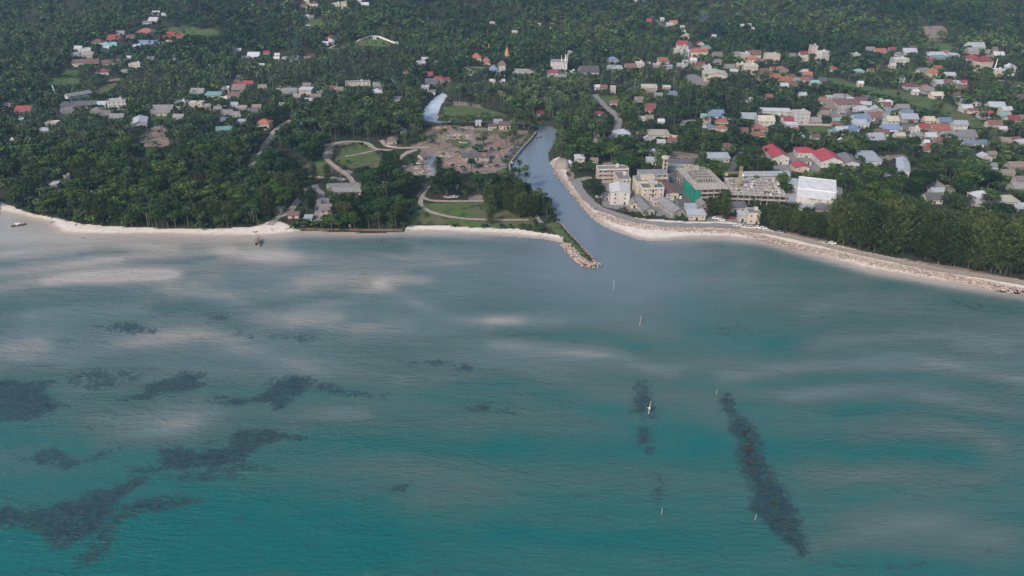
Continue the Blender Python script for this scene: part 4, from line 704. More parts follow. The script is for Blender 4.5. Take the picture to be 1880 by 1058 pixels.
# ------------------------------------------------------------------ the smaller houses: tile, centre in the tile, width, roof colour and type, wall, storeys
TOWN = """A 1125,95,50,Wg 1110,145,60,Wg 1060,165,70,Gg 1185,108,34,Wg 1055,225,110,Oh 1105,237,60,Cg 1230,248,60,Rg 1215,278,60,Rg 1300,265,50,Rg 830,275,80,Rg 870,238,50,Gg 945,268,55,Tg 1060,315,100,Bg 800,330,90,Cg 630,362,80,Lf2
760,350,50,Wg 570,350,50,Wg 640,398,75,Gg 690,385,45,Wg 545,392,55,Cg 990,338,50,Lg 1150,298,60,Bg 710,300,70,Th 980,470,75,Kf2 910,523,50,Gg 930,420,30,Wg 1250,415,36,We 870,415,40,Gg 1090,425,40,Gg 1710,365,50,Lg 1830,405,80,Wg 1770,422,45,Gg
740,755,55,Lg 500,820,90,Dg 700,802,80,Nh 760,828,80,Ng 850,850,90,Gg 160,862,30,Wg 925,820,60,Th 1180,803,140,Gg 1305,750,85,Lf2 1275,795,36,Rg 1290,848,70,Gg 1430,672,90,Gg 1540,688,110,Cs 1610,725,80,Kf2 1690,692,80,Tg
1390,752,46,Wf2 1445,752,55,Kf2 1625,642,50,Wg 1725,645,90,Ng 1715,605,50,Rg 1790,608,70,Rg 1640,818,70,Gg 1710,830,70,Gg 1750,782,55,Gg 1825,808,70,Dg 1625,870,55,Bg 1740,880,60,Ws 1850,775,60,Ng 1570,790,50,Gg 1690,760,50,Lg
330,945,55,Lg 405,965,55,Le 110,1015,28,Kg 380,890,70,Ks 60,760,60,Nh 1500,770,50,Gg 1600,940,30,Wg
B 345,42,46,Tg 385,68,45,Wf 420,28,55,Th2 580,30,55,Wf2 637,32,46,Kf3 605,57,36,Wf 742,8,40,Wg 790,34,55,Wg 360,6,50,Kf2 368,120,28,Wg 402,125,45,Gg 375,192,36,Ws 535,268,55,Rh 545,300,40,Wg 500,312,45,Wg 855,268,26,Kf 1015,308,20,Wf
155,400,34,Wg 150,426,38,Wg 80,385,40,Rg 280,425,60,Lg 385,404,65,Ts 45,475,38,Lg 205,422,28,Ws 1185,456,75,Ws 1215,432,45,Lg 1305,455,55,Gs 1080,525,46,Rh 1240,542,65,Rg 1310,573,55,Rg 1368,580,55,Rg
800,610,60,Ng 880,622,70,Gg 970,610,48,Of3 1215,632,55,Lg 1265,602,90,Dg 1320,630,70,Dg 1330,598,70,Ng 1010,716,60,Gs 50,635,55,Ng 200,640,95,Gf 245,672,110,Gg 362,658,90,Ws2 385,728,55,Lg 370,622,55,Ng 550,638,36,Rg
470,662,50,Wg 190,758,28,Wg 30,770,55,Lg 10,820,55,Lg 120,898,45,Gg 1060,950,46,We 440,700,60,Ng 300,700,50,Gg 600,650,60,Ng 1865,540,40,Wf2 1700,590,40,Wg 1770,590,40,Lg 1260,645,60,Gs 1700,170,36,Wg 1860,235,40,Wg 1440,420,50,Gg
1600,885,40,Ls 1740,880,60,Ls 1850,855,50,Ns 1790,905,90,Ts 1700,915,60,Ts
C 80,532,120,Gg 185,510,95,Wf 355,552,70,Ls 430,522,46,Kf 550,525,140,Dg2 735,495,110,Ws 850,490,90,Tg 980,465,28,Wf2 1035,478,45,Cf2 1060,497,70,Cs 1130,490,38,Ls2 1215,475,55,Wf2 1245,452,36,Kf2
1220,330,75,Rg2 1235,388,65,Lg2 1355,316,46,Re 1395,342,65,Cs 1180,365,38,Kf2 1225,348,75,Kf2 1300,440,46,Wg 1360,465,46,Rg 1402,490,55,Wf2 1475,402,65,Ng 1620,400,45,Gg2 1672,405,55,Gf3 1740,402,75,Tg2 1715,438,55,Og2 1850,408,60,Tg2
1640,475,55,Wf2 1710,490,95,Kf3 1560,490,70,Gg 1590,518,55,Lg 1810,545,85,Tg2 1862,555,55,Kf2 1870,498,28,Rg 985,148,36,Rg 1160,165,55,Og 1225,192,30,Wf 1130,178,46,Wg 1080,140,25,Wg 1230,240,36,Kf2 1240,264,55,Kg 1450,265,28,Wg
1650,188,28,Wg 1725,210,32,Wg 1705,185,28,Wg 880,12,28,Wg 945,6,28,Wg 190,182,28,Wg 285,195,28,Rg 420,380,36,Ws 725,640,38,Wf2 985,632,110,Ks 1110,632,55,Ws 660,632,46,Tg 610,630,36,Wg 910,730,60,Ng2 970,692,46,Tg 995,768,75,Tg 1050,690,55,Gg
1000,660,55,Ng 1150,678,65,Bs 730,745,55,Tg 1090,735,38,Tg 985,795,55,Rg 625,822,65,Rh 985,855,55,Ng 930,862,70,Kg 1070,880,46,Wg 1400,870,52,Oh2 1505,882,90,Oh 1460,832,110,Bg 1375,840,36,Cg 1430,922,60,Bh 1505,935,70,Oh2 1565,838,80,Gs
1690,852,115,Lg 1820,880,110,Kg2 1765,922,80,Oh 1770,975,90,Oh 1660,948,62,Tg 1835,932,62,Th 1380,925,36,Lg 1050,970,150,Ks 590,1020,50,Ng 975,1003,55,We 1070,1030,55,Lg 610,960,36,Tg 1700,722,46,Lg 1840,702,55,Tg 1020,1000,60,Kg 1150,1020,60,Tg
D 65,412,95,Kf3 290,400,55,Rg2 300,428,46,Wf2 440,385,60,Tg 80,495,55,Oh 130,495,46,Oh 500,498,55,Oh 690,518,65,Ch 775,510,38,Tg 210,405,45,Gg 20,545,55,Tg 90,560,80,Og 160,580,80,Og 235,590,75,Og 300,580,55,Og 320,545,60,Og 370,602,55,Cg
155,640,46,Wf2 205,612,70,Tg 770,362,55,Gg 840,375,75,Og 930,358,46,Rg 1050,378,85,Wg 980,395,46,Gg 985,435,95,Wf2 1060,458,90,Gg 660,395,65,Gf 1240,398,130,Ws 1275,420,80,Cs 1370,400,60,Ls 1520,345,100,Lg2 1500,380,65,Gg2 1690,400,60,Wg 1605,376,36,Gg
1500,432,85,Rh2 1690,516,65,Wf2 1776,502,52,We3 1250,495,52,Og 1212,535,55,Og2 1150,520,65,Gg 1340,545,65,Wg 930,476,38,Wg 1070,625,90,Th 1170,632,75,Oh 1180,656,75,Gg 1245,690,75,Kg 1255,602,55,Lg 1320,598,55,Tg 1382,600,75,Lg 1440,598,38,Rg
1430,638,65,Tg 1385,690,55,Tg 1095,665,38,Wg 700,605,36,Wg 995,578,36,Wg 35,700,55,Wg 280,690,55,Wg 475,705,46,Ws 540,705,65,Gg 430,722,46,Og 270,832,105,Kf3 40,880,95,Kg 175,868,130,Rg 205,903,80,Ws 375,875,110,Gg 600,748,160,Ts 710,792,95,Wh 815,795,75,Le
700,860,110,Bg 800,845,80,Tg 920,880,80,Kg2 545,875,65,Cs 690,893,110,Ls 785,905,70,Lg 640,930,80,Bs 560,945,80,Lg 500,962,52,Cs2 910,930,110,Bg 900,738,55,Wh 822,735,55,Kg 1000,780,80,Gg 920,805,55,Bg 1030,820,75,Bg 1045,855,105,Lg 1190,870,65,Kg
1300,878,85,Bg 1150,922,65,Rg 1270,930,105,Og 1410,908,85,Lg2 1090,945,55,Kf2 1040,930,80,Dg 1460,785,65,Wg 1510,800,65,Tg 1600,835,80,Rg 1670,770,95,Lg 1740,805,65,Wg2 1730,840,65,Cg 1790,865,75,Rg 1660,898,85,Tg 1480,740,120,Ge 1860,850,46,Ng
1450,980,115,Gg 1480,1035,75,Bg 1570,1035,55,Bg 1200,985,70,Wg 1300,1018,55,Tg 1160,1035,55,Wg 800,1003,110,Lg 720,1000,46,Bg 565,1030,36,We2 375,990,55,Tg 265,985,55,Ch 240,945,55,Tg 10,940,46,Oh 980,980,65,Kg 880,845,46,Gg 760,830,46,Ks 560,800,46,Gg
1720,935,50,Wg 1830,640,50,Wg 1860,700,50,Tg 640,780,60,Ks
H 760,240,90,Ls 1810,300,95,Ng 1750,350,80,Ng 1850,400,75,Ng 1830,452,90,Gg 1240,440,95,Gh 1245,482,80,Lg 1350,460,85,Nh 1190,480,50,Lg 1215,530,110,Dg 1470,548,115,Dg 1755,548,105,Ks 1812,600,52,Lg 1872,590,28,Ws 1640,300,55,Gg
1410,722,110,Ng 1690,745,75,Gg 1165,180,55,Tg 1212,150,65,Rg 1590,235,80,We 1640,215,50,Ng 1480,60,60,Bg 1250,120,60,Tg
G 590,262,50,Ng 575,120,70,Gg 1480,235,150,Ls 1480,290,80,Nh 1760,215,90,Tg 1010,195,60,Ls 640,270,40,Gg 1720,205,40,Tg 1530,160,60,Tg 1000,258,70,Ls
E 110,115,30,Wg 400,430,30,Ws 415,228,70,Ks 495,370,20,Wf
F 1210,228,50,Ng 170,610,40,Nh"""
LMK = list(LM.items())
for key, px in (('the gold temple spire', (931, 108)), ('the green sports field', (1118, 182)), ('the long green meadow', (1660, 170)), ('the casuarina row', (1640, 450)), ('the boat inlet', (792, 300)), ('the hillside wall path', (685, 72)), ('the left meadow', (112, 152)), ('the bare red hillside', (1715, 65)), ('the lane fork', (1135, 225))):
    LMK.append((key, tuple(hit(*px)[:2])))
HOUSES = []; nskip = 0
for block in TOWN.replace('\n', ' ').split(' '):
    if block in TILE: tile = block; continue
    if not block: continue
    a = block.split(','); x, y, wp = float(a[0]), float(a[1]), float(a[2]); rc, rt = a[3][0], a[3][1]; fl = int(a[3][2]) if len(a[3]) > 2 else 1
    px, py = tp(tile, x, y); h = 3.3 * fl + .3
    C = hit(px, py, h * .62); D = math.hypot(math.hypot(C[0], C[1]), H); w = wp / TS * D / F * .93; w = max(w, 4.5)
    d = float(np.clip(w * random.uniform(.65, .95), 5.5, 13 if w < 20 else 16))
    for (qx, qy, qw, qd) in PLACED:
        ox, oy = (w + qw) / 2 + 1.2 - abs(C[0] - qx), (d + qd) / 2 + 1.2 - abs(C[1] - qy)
        if ox > 0 and oy > 0:
            if ox <= oy: w -= 2 * ox
            else: d -= 2 * oy
    if w < 3.2 or d < 3.2: nskip += 1; continue
    if water_sd(np.array([C[0]]), np.array([C[1]]))[0] < max(w, d) / 2 + 1: nskip += 1; continue
    PLACED.append((C[0], C[1], w, d)); HOUSES.append((C[0], C[1], w, d, h, rc, rt, fl, random.uniform(-.09, .09)))
rf = random.Random(21)
for tl_, poly, cnt in (('D', [(430, 690), (960, 700), (1050, 830), (1400, 960), (1880, 960), (1880, 1045), (900, 970), (430, 910)], 22), ('D', [(-200, 480), (380, 520), (480, 610), (100, 640), (-200, 560)], 7), ('C', [(1200, 340), (1880, 395), (1880, 540), (1250, 490)], 9), ('D', [(740, 350), (1700, 350), (1720, 440), (1100, 460), (900, 420)], 6)):
    got = 0
    for _ in range(600):
        if got >= cnt: break
        qx_, qy_ = rf.uniform(min(p[0] for p in poly), max(p[0] for p in poly)), rf.uniform(min(p[1] for p in poly), max(p[1] for p in poly))
        if not in_poly(np.array([qx_]), np.array([qy_]), poly)[0]: continue
        C = hit(*tp(tl_, qx_, qy_), 2); w, d = rf.uniform(6, 11), rf.uniform(6, 9)
        if any((w + a[2]) / 2 + .8 > abs(C[0] - a[0]) and (d + a[3]) / 2 + .8 > abs(C[1] - a[1]) for a in PLACED): continue
        if zone(np.array([C[0]]), np.array([C[1]]), LAWN, 2)[0] > .1 or any(seg_dist(np.array([C[0]]), np.array([C[1]]), P_, False)[0] < w_ / 2 + 5 for P_, w_ in ROADS): continue
        PLACED.append((C[0], C[1], w, d)); HOUSES.append((C[0], C[1], w, d, 3.4, rf.choice('GGNNTTDLW'), rf.choice('gggh'), 1, rf.uniform(-.2, .2))); got += 1
print('houses', len(HOUSES), 'skipped', nskip)
ORD = ['nearest', 'second nearest', 'third nearest', 'fourth nearest', 'fifth nearest', 'sixth nearest', 'seventh nearest', 'eighth nearest', 'ninth nearest', 'tenth nearest', 'eleventh nearest', 'twelfth nearest', 'thirteenth nearest', 'fourteenth nearest', 'fifteenth nearest']
names = {}; entries = []
RTN = dict(g='gabled', e='end-on gabled', h='hip', f='flat', s='lean-to')
for i, (x, y, w, d, h, rc, rt, fl, rot) in enumerate(HOUSES):
    near_ = sorted(LMK, key=lambda kv: (kv[1][0] - x) ** 2 + ((kv[1][1] - y) * .8) ** 2)[0]; dx, dy = x - near_[1][0], y - near_[1][1]
    rel = ('right of' if dx > 0 else 'left of') if abs(dx) > abs(dy) else ('behind' if dy > 0 else 'in front of')
    noun = 'block' if fl >= 3 else 'long building' if w > 19 else 'house'
    entries.append((i, f'{RN[rc]} {RTN[rt]} roof', {1: '', 2: 'two-storey ', 3: 'three-storey '}[fl], noun, rel, near_[0], math.hypot(dx, dy)))
for e in entries: names.setdefault((e[1], e[2], e[3], e[4], e[5]), []).append(e)
lab = {}
for kx, es in names.items():
    es.sort(key=lambda e: e[6])
    for n_, e in enumerate(es):
        lab[e[0]] = f'{e[2]}{e[3]} with {e[1]}, ' + (f'{ORD[min(n_, 14)]} such ' if len(es) > 1 else '') + f'{e[4]} {e[5]}'
OWC = dict(O='KWK', R='WWK', T='PWK', K='KKW', B='WWB', C='WGW', L='WWG', W='WWK', G='WPG', D='WGP', N='PKG')
for i, (x, y, w, d, h, rc, rt, fl, rot) in enumerate(HOUSES):
    wc = OWC[rc][i % 3]; nm = 'apartment_building' if fl >= 3 else 'long_building' if w > 19 else 'house'
    building(nm, lab[i], 'house' if nm == 'house' else 'building', (x + sin(rot) * d / 2, y - cos(rot) * d / 2), rot, w, d, h, roof=rt, rc=rc, wc=wc, floors=fl, group='houses and shops of the town' if nm != 'apartment_building' else 'taller blocks of the town', imp=(i % 6 != 0), ov=.55, rh=None if rt != 'e' or w < 16 else 2.4)
# ------------------------------------------------------------------ boats, cars, posts, rocks and other single things
def ico(sub, seed, rough=.25, flat=.75):
    bm = bmesh.new(); bmesh.ops.create_icosphere(bm, subdivisions=sub, radius=1); r = np.random.default_rng(seed); K = r.normal(size=(5, 3)) * 1.3; ph = r.uniform(0, 6, 5)
    for v in bm.verts:
        c = np.array(v.co); f = 1 + rough * sum(sin(float(K[i] @ c * 1.6) + ph[i]) for i in range(5)) / 2.2; v.co = (c[0] * f * 1.15, c[1] * f * .95, c[2] * f * flat)
    V = np.array([v.co[:] for v in bm.verts]); T = np.array([[w.index for w in f.verts] for f in bm.faces]); bm.free(); return V, T
def boat_mesh(L, B, Hh, sheer, mats, stern=.35):
    m = MB(); n = 15; rows = []
    for i in range(n):
        u = -1 + 2 * i / (n - 1); b = B / 2 * max(.04, (1 - max(0, u) ** 2.0) ** .9 if u > 0 else 1 - (1 - stern) * u * u); g = Hh + sheer * (max(0, u) ** 3 * 1.0 + .35 * max(0, -u) ** 3); kz = -.25 + .9 * max(0, u) ** 4 * sheer * .6
        x = u * L / 2; rows.append([(x, -b, g), (x, -b * .82, g * .35), (x, 0, kz), (x, b * .82, g * .35), (x, b, g), (x, b * .85, g - .02), (x, b * .6, max(kz + .12, .18)), (x, 0, max(kz + .12, .15)), (x, -b * .6, max(kz + .12, .18)), (x, -b * .85, g - .02)])
    vs = [p for r_ in rows for p in r_]
    out, inn = [], []
    for i in range(n - 1):
        for k_ in range(10): (out if k_ < 5 or k_ == 9 else inn).append((i * 10 + k_, i * 10 + (k_ + 1) % 10, (i + 1) * 10 + (k_ + 1) % 10, (i + 1) * 10 + k_))
    m.add(vs, out + [tuple(range(10)), tuple(range((n - 1) * 10, n * 10))[::-1]], mats[0]); m.add(vs, inn, mats[1]); return m
M_hull_w = paint('white_hull', (0.72, 0.70, 0.64), 0.5, .25, 1.5, .05); M_hull_d = paint('dark_hull', (0.09, 0.075, 0.065), 0.6, .3, 1.5, .3); M_deck = paint('boat_deck', (0.30, 0.24, 0.18), .8, .3, 2, .2); M_blue = paint('blue_cloth', (0.10, 0.16, 0.34), .7, .2, 2, .1)
def longtail(px, rz, label, L=8, hull=None, canopy=True, cat='boat', group=None, z=None):
    p = hit(*px) if z is None else G(px[0], px[1], z); zz = z if z is not None else ground_z(p[0], p[1]); o = empty('longtail_boat', (p[0], p[1], zz), rz, label, cat, group)
    boat_mesh(L, 1.7, .65, 1.1, (hull or M_hull_d, M_deck), .3).obj('hull', o)
    m = MB()
    for x in (-L * .25, -L * .05, L * .15): m.box(x - .12, x + .12, -.66, .66, .45, .52, M_wood)
    m.obj('thwart', o)
    if canopy: m = MB(); m.prism([(-.8, 1.75), (0, 2.0), (.8, 1.75), (.8, 1.82), (0, 2.08), (-.8, 1.82)], 'x', -L * .22, L * .12, M_white); [m.tube([(x, y, .5), (x, y, 1.8)], .04, M_metal, 4) for x in (-L * .2, L * .1) for y in (-.7, .7)]; m.obj('canopy', o)
    m = MB(); m.box(-L * .46, -L * .38, -.2, .2, .6, 1.15, M_black); m.tube([(-L * .45, 0, .9), (-L * .72, .1, .15)], .05, M_metal, 5); m.obj('engine', o); return o
longtail((35, 415), R(24), 'dark longtail boat with a white bundle amidships, alone in the left shallows', 8.5, z=0.05)
o = [x for x in COL.objects if x.name.startswith('longtail_boat')][0]; m = MB(); V, T = ico(2, 4, .2, .6); m.add(V * .75 + np.array((-.6, 0, 1.0)), [tuple(t) for t in T], M_white); m.obj('bundle', o)
p = G(474.5, 447, 0); fb = empty('fishing_boat', (p[0], p[1], .0), R(98), 'white fishing boat with cluttered frames and floats, aground off the left beach', 'boat')
boat_mesh(10, 3.3, 1.15, 1.0, (M_hull_w, M_deck), .92).obj('hull', fb)
m = MB(); m.box(-2.6, .2, -1.0, 1.0, .3, 2.1, M_wood); m.box(-2.9, .5, -1.25, 1.25, 2.1, 2.25, M_deck); m.obj('cabin', fb)
m = MB(); [m.tube([(x, y, .9), (x, y * .9, 3.6)], .07, M_wood, 5) for x in (-3.8, -.2, 2.6) for y in (-1.2, 1.2)]; [m.tube([(x, -1.2, 3.5), (x, 1.2, 3.5)], .06, M_wood, 5) for x in (-3.8, -.2, 2.6)]; m.tube([(-3.8, 0, 3.5), (2.6, 0, 3.5)], .07, M_wood, 5); m.obj('net_frame', fb)
m = MB(); m.tube([(1.2, 0, .8), (1.2, 0, 5.6)], [.1, .05], M_wood, 6); m.obj('mast', fb)
m = MB(); rr = random.Random(2)
for i in range(16): V, T = ico(1, i, .2, .8); m.add(V * rr.uniform(.25, .5) + np.array((rr.uniform(.4, 3.6), rr.uniform(-.9, .9), rr.uniform(.8, 1.4))), [tuple(t) for t in T], rr.choice([M_black, M_black, M_brown, M_blue, M_white]))
m.obj('fishing_gear', fb)
inlet = [((799, 299), 60, 'white longtail boat moored closest to the inlet mouth bank, inner berth', M_hull_w), ((803, 297), 58, 'dark longtail boat moored beside the white inner boat on the inlet bank', M_hull_d), ((806, 294), 55, 'white longtail boat in the middle of the row along the inlet bank', M_hull_w), ((810, 291), 52, 'dark longtail boat at the upper end of the row along the inlet bank', M_hull_d),
    ((793, 305), 85, 'white longtail boat pointing straight up the middle of the inlet', M_hull_w), ((764, 307), 15, 'white longtail boat lying crosswise on the muddy left bank of the inlet', M_hull_w), ((768, 304), 10, 'dark longtail boat pulled up on the muddy left bank of the inlet', M_hull_d), ((752, 311), 40, 'pale longtail boat hauled out farthest left of the inlet', M_hull_w)]
for q, a, l, hm in inlet: longtail(q, R(a), l, 7.5, hm, hm is M_hull_d, group='longtail boats around the muddy inlet', z=None if q[0] < 790 else .05)
longtail((988, 252.5), R(8), 'small dark canoe-like boat crossing near the upper end of the channel', 6.5, M_hull_d, False, z=.05)
for q, a, l, hm in (((940, 303), 80, 'dark boat moored under the stone bank, upper one by the small pier', M_hull_d), ((942, 316), 75, 'dark boat moored at the small pier, inner berth', M_hull_d), ((946, 315.5), 70, 'blue-grey boat moored at the small pier, outer berth', M_metal)): longtail(q, R(a), l, 8, hm, True, group='boats at the small pier', z=.05)
for q, a, l in (((825, 362), 5, 'white boat hull stored on trestles by the track, left of the pair'), ((831, 363.5), 8, 'white boat hull stored on trestles by the track, right of the pair'), ((851, 263), 172, 'cream boat hull lying in weeds on the bare earth flats')): longtail(q, R(a), l, 8, M_hull_w, False, group='boat hulls stored ashore')
p = hit(47, 379.5); o = tag(boat_mesh(9, 2.2, .9, .8, (M_black, M_hull_d), .5).obj('wooden_boat'), 'blackened old wooden boat hauled up under the trees at the left beach corner', 'boat'); o.location = (p[0], p[1], ground_z(p[0], p[1]) + .1); o.rotation_euler = (R(12), 0, R(22))
p = hit(942, 321.5); pr = empty('pier', (G(940, 321, .9)[0], G(940, 321, .9)[1], 0), R(-6), 'small plank pier jutting from the left bank into the channel', 'pier'); m = MB(); m.box(-6, 9, -1.2, 1.2, 1.1, 1.25, M_wood); m.obj('deck', pr)
for x in (-1, 3, 8.5):
    for y in (-1, 1): put('post', ME_pillar, pr, (x, y, -2), 0, (1, 1, 3.6))
# navigation stakes
def stake(px, hgt, lean, label, mark=False):
    p = G(*px, 0); o = empty('stake', (p[0], p[1], 0), 0, label, 'stake', 'marker stakes in the sea'); m = MB(); m.tube([(0, 0, -2), (lean * hgt, 0, hgt)], [.15, .09], M_hull_w if mark else M_deck2, 6); m.obj('pole', o)
    if mark: m = MB(); m.box(-.9, .9, -.05, .05, hgt * .5 - .12, hgt * .5 + .12, M_yellow); m.lathe([(.05, hgt * .35), (.45, hgt * .42), (.45, hgt * .5), (.05, hgt * .58)], M_hull_w, 8, (lean * hgt * .5, 0)); m.obj('marker_board', o)
M_deck2 = paint('bleached_pole', (0.52, 0.44, 0.33), .8, .2, 2, .1)
stake((1127, 532), 6.0, -.05, 'bleached marker stake standing in the sea off the jetty tip, innermost of all'); stake((1174, 599), 6.0, .05, 'bleached marker stake in open water between the jetty and the dark reefs')
stake((1190, 760), 6.2, .08, 'white marker stake with crossboard on the smaller dark reef', True); stake((1316, 725), 2.6, -.1, 'short white stake at the inshore end of the long dark reef'); stake((1214, 944), 2.6, .06, 'short white stake below the seaward end of the smaller dark reef'); stake((1385, 955), 2.8, .12, 'short white stake beside the broad seaward part of the long dark reef')
# rocks that break the surface on the reef
RK = [];
for s in range(4): V, T = ico(2, 20 + s, .28, .7); RK.append(mesh_np('rock', V, T, M_reef))
zr = lambda x, y: (1300 + x / 3.025, 700 + y / 3.025)
reef = [(155, 215), (120, 262), (135, 272), (200, 287), (225, 268), (155, 308), (222, 325), (237, 342), (210, 320), (192, 368), (215, 372), (240, 378), (205, 395), (225, 400), (238, 392), (212, 405), (250, 383), (204, 438), (232, 440), (252, 442), (218, 462), (248, 480), (240, 505), (262, 520), (285, 505), (292, 515), (255, 555), (330, 540), (342, 550), (350, 562), (325, 600), (315, 615), (340, 600), (362, 630), (368, 662), (360, 680), (375, 690), (400, 715), (395, 745), (425, 760), (388, 772), (440, 790), (448, 805), (470, 770), (415, 800), (460, 830)]
rr = random.Random(9)
for i, (x, y) in enumerate(reef):
    p = G(*zr(x, y), 0); o = link('rock', RK[i % 4]); s = rr.uniform(.35, .75) * (1.15 if y < 480 else .8); o.location = (p[0], p[1], .02 if y < 600 else -.1); o.scale = (s * 1.3, s, s); o.rotation_euler = (0, 0, rr.uniform(0, 6)); tag(o, 'brown weedy rock just breaking the surface along the crest of the long dark reef', 'rock', 'rocks on the long dark reef')
p = G(1172, 754, 0); o = link('rock', RK[1]); o.location = (p[0], p[1], 0); o.scale = (.9, .8, .7); tag(o, 'single brown rock breaking the surface beside the white crossboard stake', 'rock')
# boulder revetments: too many to count
m, nt, b = nodes_of('revetment_boulders'); k = N(nt); c = k.mix(1.0, k.mix(k.ramp(k.noise(k.pos(), .8, 4), .3, .7), (0.36, 0.27, 0.225), (0.50, 0.405, 0.345)), k.attr('tint').outputs['Color'], 'MULTIPLY'); nt.links.new(c, b.inputs['Base Color']); b.inputs['Roughness'].default_value = .9; M_riprap = m
def boulders(strips, label, cat):
    Vs, Ts, tin = [], [], []; o = 0; prot = [ico(1, 40 + s, .3, .75) for s in range(6)]; r = np.random.default_rng(5)
    for pts, wid, dens, smin, smax, z0, z1 in strips:
        P = resample(smooth([tuple(G(a, c_, 1.0)[:2]) for a, c_ in pts]), 1.0)
        for i in range(len(P) - 1):
            dx, dy = P[i + 1][0] - P[i][0], P[i + 1][1] - P[i][1]; L = math.hypot(dx, dy) + 1e-6; n = r.poisson(dens * wid * L)
            for _ in range(n):
                v = r.uniform(-1, 1); t = r.uniform(); x = P[i][0] + dx * t - dy / L * v * wid / 2; y = P[i][1] + dy * t + dx / L * v * wid / 2
                z = max(ground_z(x, y), z0 + (z1 - z0) * (1 - v * v)); s = r.uniform(smin, smax); V, T = prot[r.integers(6)]; a = r.uniform(0, 6.28)
                R_ = np.array([[cos(a), -sin(a), 0], [sin(a), cos(a), 0], [0, 0, 1]]); Vs.append(V * s @ R_.T + np.array((x, y, z + s * .1))); Ts.append(T + o); o += len(V); tin.append(np.full((len(V), 3), r.uniform(.6, 1.25)) * (1, r.uniform(.93, 1.05), r.uniform(.9, 1.05)))
    q = link('boulders', mesh_np('boulders', np.concatenate(Vs), np.concatenate(Ts), M_riprap, np.concatenate(tin))); tag(q, label, cat, kind='stuff'); print('boulders', len(Vs))
boulders([(tl('G', [(600, 640), (650, 655), (720, 680), (800, 705), (950, 738), (1200, 752), (1450, 757), (1600, 765), (1700, 780), (1880, 830)]) + tl('H', [(200, 860), (500, 922), (800, 993), (1100, 1050), (1400, 1100), (1700, 1160), (1960, 1215)]), 8.0, 1.7, .28, .62, .4, 1.9),
    (tl('G', [(300, 330), (350, 380), (420, 470), (520, 590), (600, 660)]), 3, .8, .3, .6, .3, .8)], 'pinkish boulder revetment along the right shore', 'boulders')
boulders([([(1038, 448), (1047, 459), (1058, 472), (1072, 484), (1086, 487.5), (1094, 487), (1096, 483)], 6.0, 2.2, .25, .6, .3, 1.7), ([(1096, 484), (1082, 469), (1066, 452)], 1.5, .9, .25, .5, .2, .9)], 'boulder facing round the jetty tip', 'boulders')
rb = random.Random(8); Vs, Ts, tin, o = [], [], [], 0
for (x0, y0, x1, y1, cnt, tc) in ((1180, 175, 1440, 215, 260, (.8, .45, .42)), (590, 185, 1000, 215, 200, (.9, .8, .75)), (240, 610, 560, 720, 260, (1, .95, .92)), (850, 560, 1200, 640, 160, (.85, .8, .78)), (650, 270, 980, 330, 160, (1.1, 1.05, 1.0)), (1240, 400, 1480, 520, 150, (.9, .75, .68)), (640, 470, 860, 640, 130, (.9, .78, .7))):
    for _ in range(cnt):
        q = Z8([(rb.uniform(x0, x1), rb.uniform(y0, y1))])[0]; p = hit(*q); V, T = ico(1, rb.randrange(99), .35, .5); sc = rb.uniform(.25, .95); Vs.append(V * (sc * rb.uniform(.8, 2.2), sc, sc * .6) + np.array((p[0], p[1], ground_z(p[0], p[1]) + .1))); Ts.append(T + o); o += len(V); tin.append(np.tile(np.array(tc) * rb.choice((.35, .6, .8, 1, 1.3)), (len(V), 1)))
tag(link('rubble', mesh_np('rubble', np.concatenate(Vs), np.concatenate(Ts), M_riprap, np.concatenate(tin))), 'scattered rubble, nets and scrap on the bare earth flats', 'rubble', kind='stuff')
# walls
def wall_line(name, pts, th, z0, hgt, mat, label, cat, world=False, cap=None):
    P = resample(pts if world else [tuple(hit(*q)[:2]) for q in pts], 2.5); vs = []; fs = []; base = [max(ground_z(*p), z0) for p in P]; zc = [b_ + hgt for b_ in base]
    for i, p in enumerate(P):
        a, c = P[max(i - 1, 0)], P[min(i + 1, len(P) - 1)]; dx, dy = c[0] - a[0], c[1] - a[1]; L = math.hypot(dx, dy) + 1e-6; ox, oy = -dy / L * th / 2, dx / L * th / 2
        vs += [(p[0] + ox, p[1] + oy, base[i] - 2.5), (p[0] - ox, p[1] - oy, base[i] - 2.5), (p[0] - ox, p[1] - oy, zc[i]), (p[0] + ox, p[1] + oy, zc[i])]
    n = len(P)
    for i in range(n - 1):
        for k_ in range(4): fs.append((4 * i + k_, 4 * i + (k_ + 1) % 4, 4 * i + 4 + (k_ + 1) % 4, 4 * i + 4 + k_))
    fs += [(0, 3, 2, 1), (4 * n - 4, 4 * n - 3, 4 * n - 2, 4 * n - 1)]
    me = bpy.data.meshes.new(name); me.from_pydata(vs, [], fs); me.materials.append(mat); me.update(); return tag(link(name, me), label, cat)
wall_line('sea_wall', [(552, 421.5), (580, 422), (640, 423), (700, 423.8), (738, 424.5), (741, 421), (742, 415)], .7, 1.0, .6, M_brown, 'low brown masonry sea wall behind the narrow strip of left beach', 'wall')
wall_line('embankment_wall', [(936, 311), (935, 306), (941, 297), (959, 275), (976, 257), (985, 245)], .9, 1.6, .7, M_conc, 'long straight concrete embankment wall along the left bank of the channel', 'wall')
wall_line('jetty_wall', [(1019, 402), (1032, 413), (1044, 427), (1062, 446), (1080, 465), (1094, 481)], .7, .9, .15, M_conc_d, 'narrow concrete edge wall along the channel side of the grassy jetty', 'wall')
wall_line('boundary_wall', [(651, 80), (664, 73), (682, 66.5), (698, 69), (728, 81)], 2.0, 0, 1.6, M_white, 'pale wall running over the low wooded hillside like a shallow arch', 'wall')
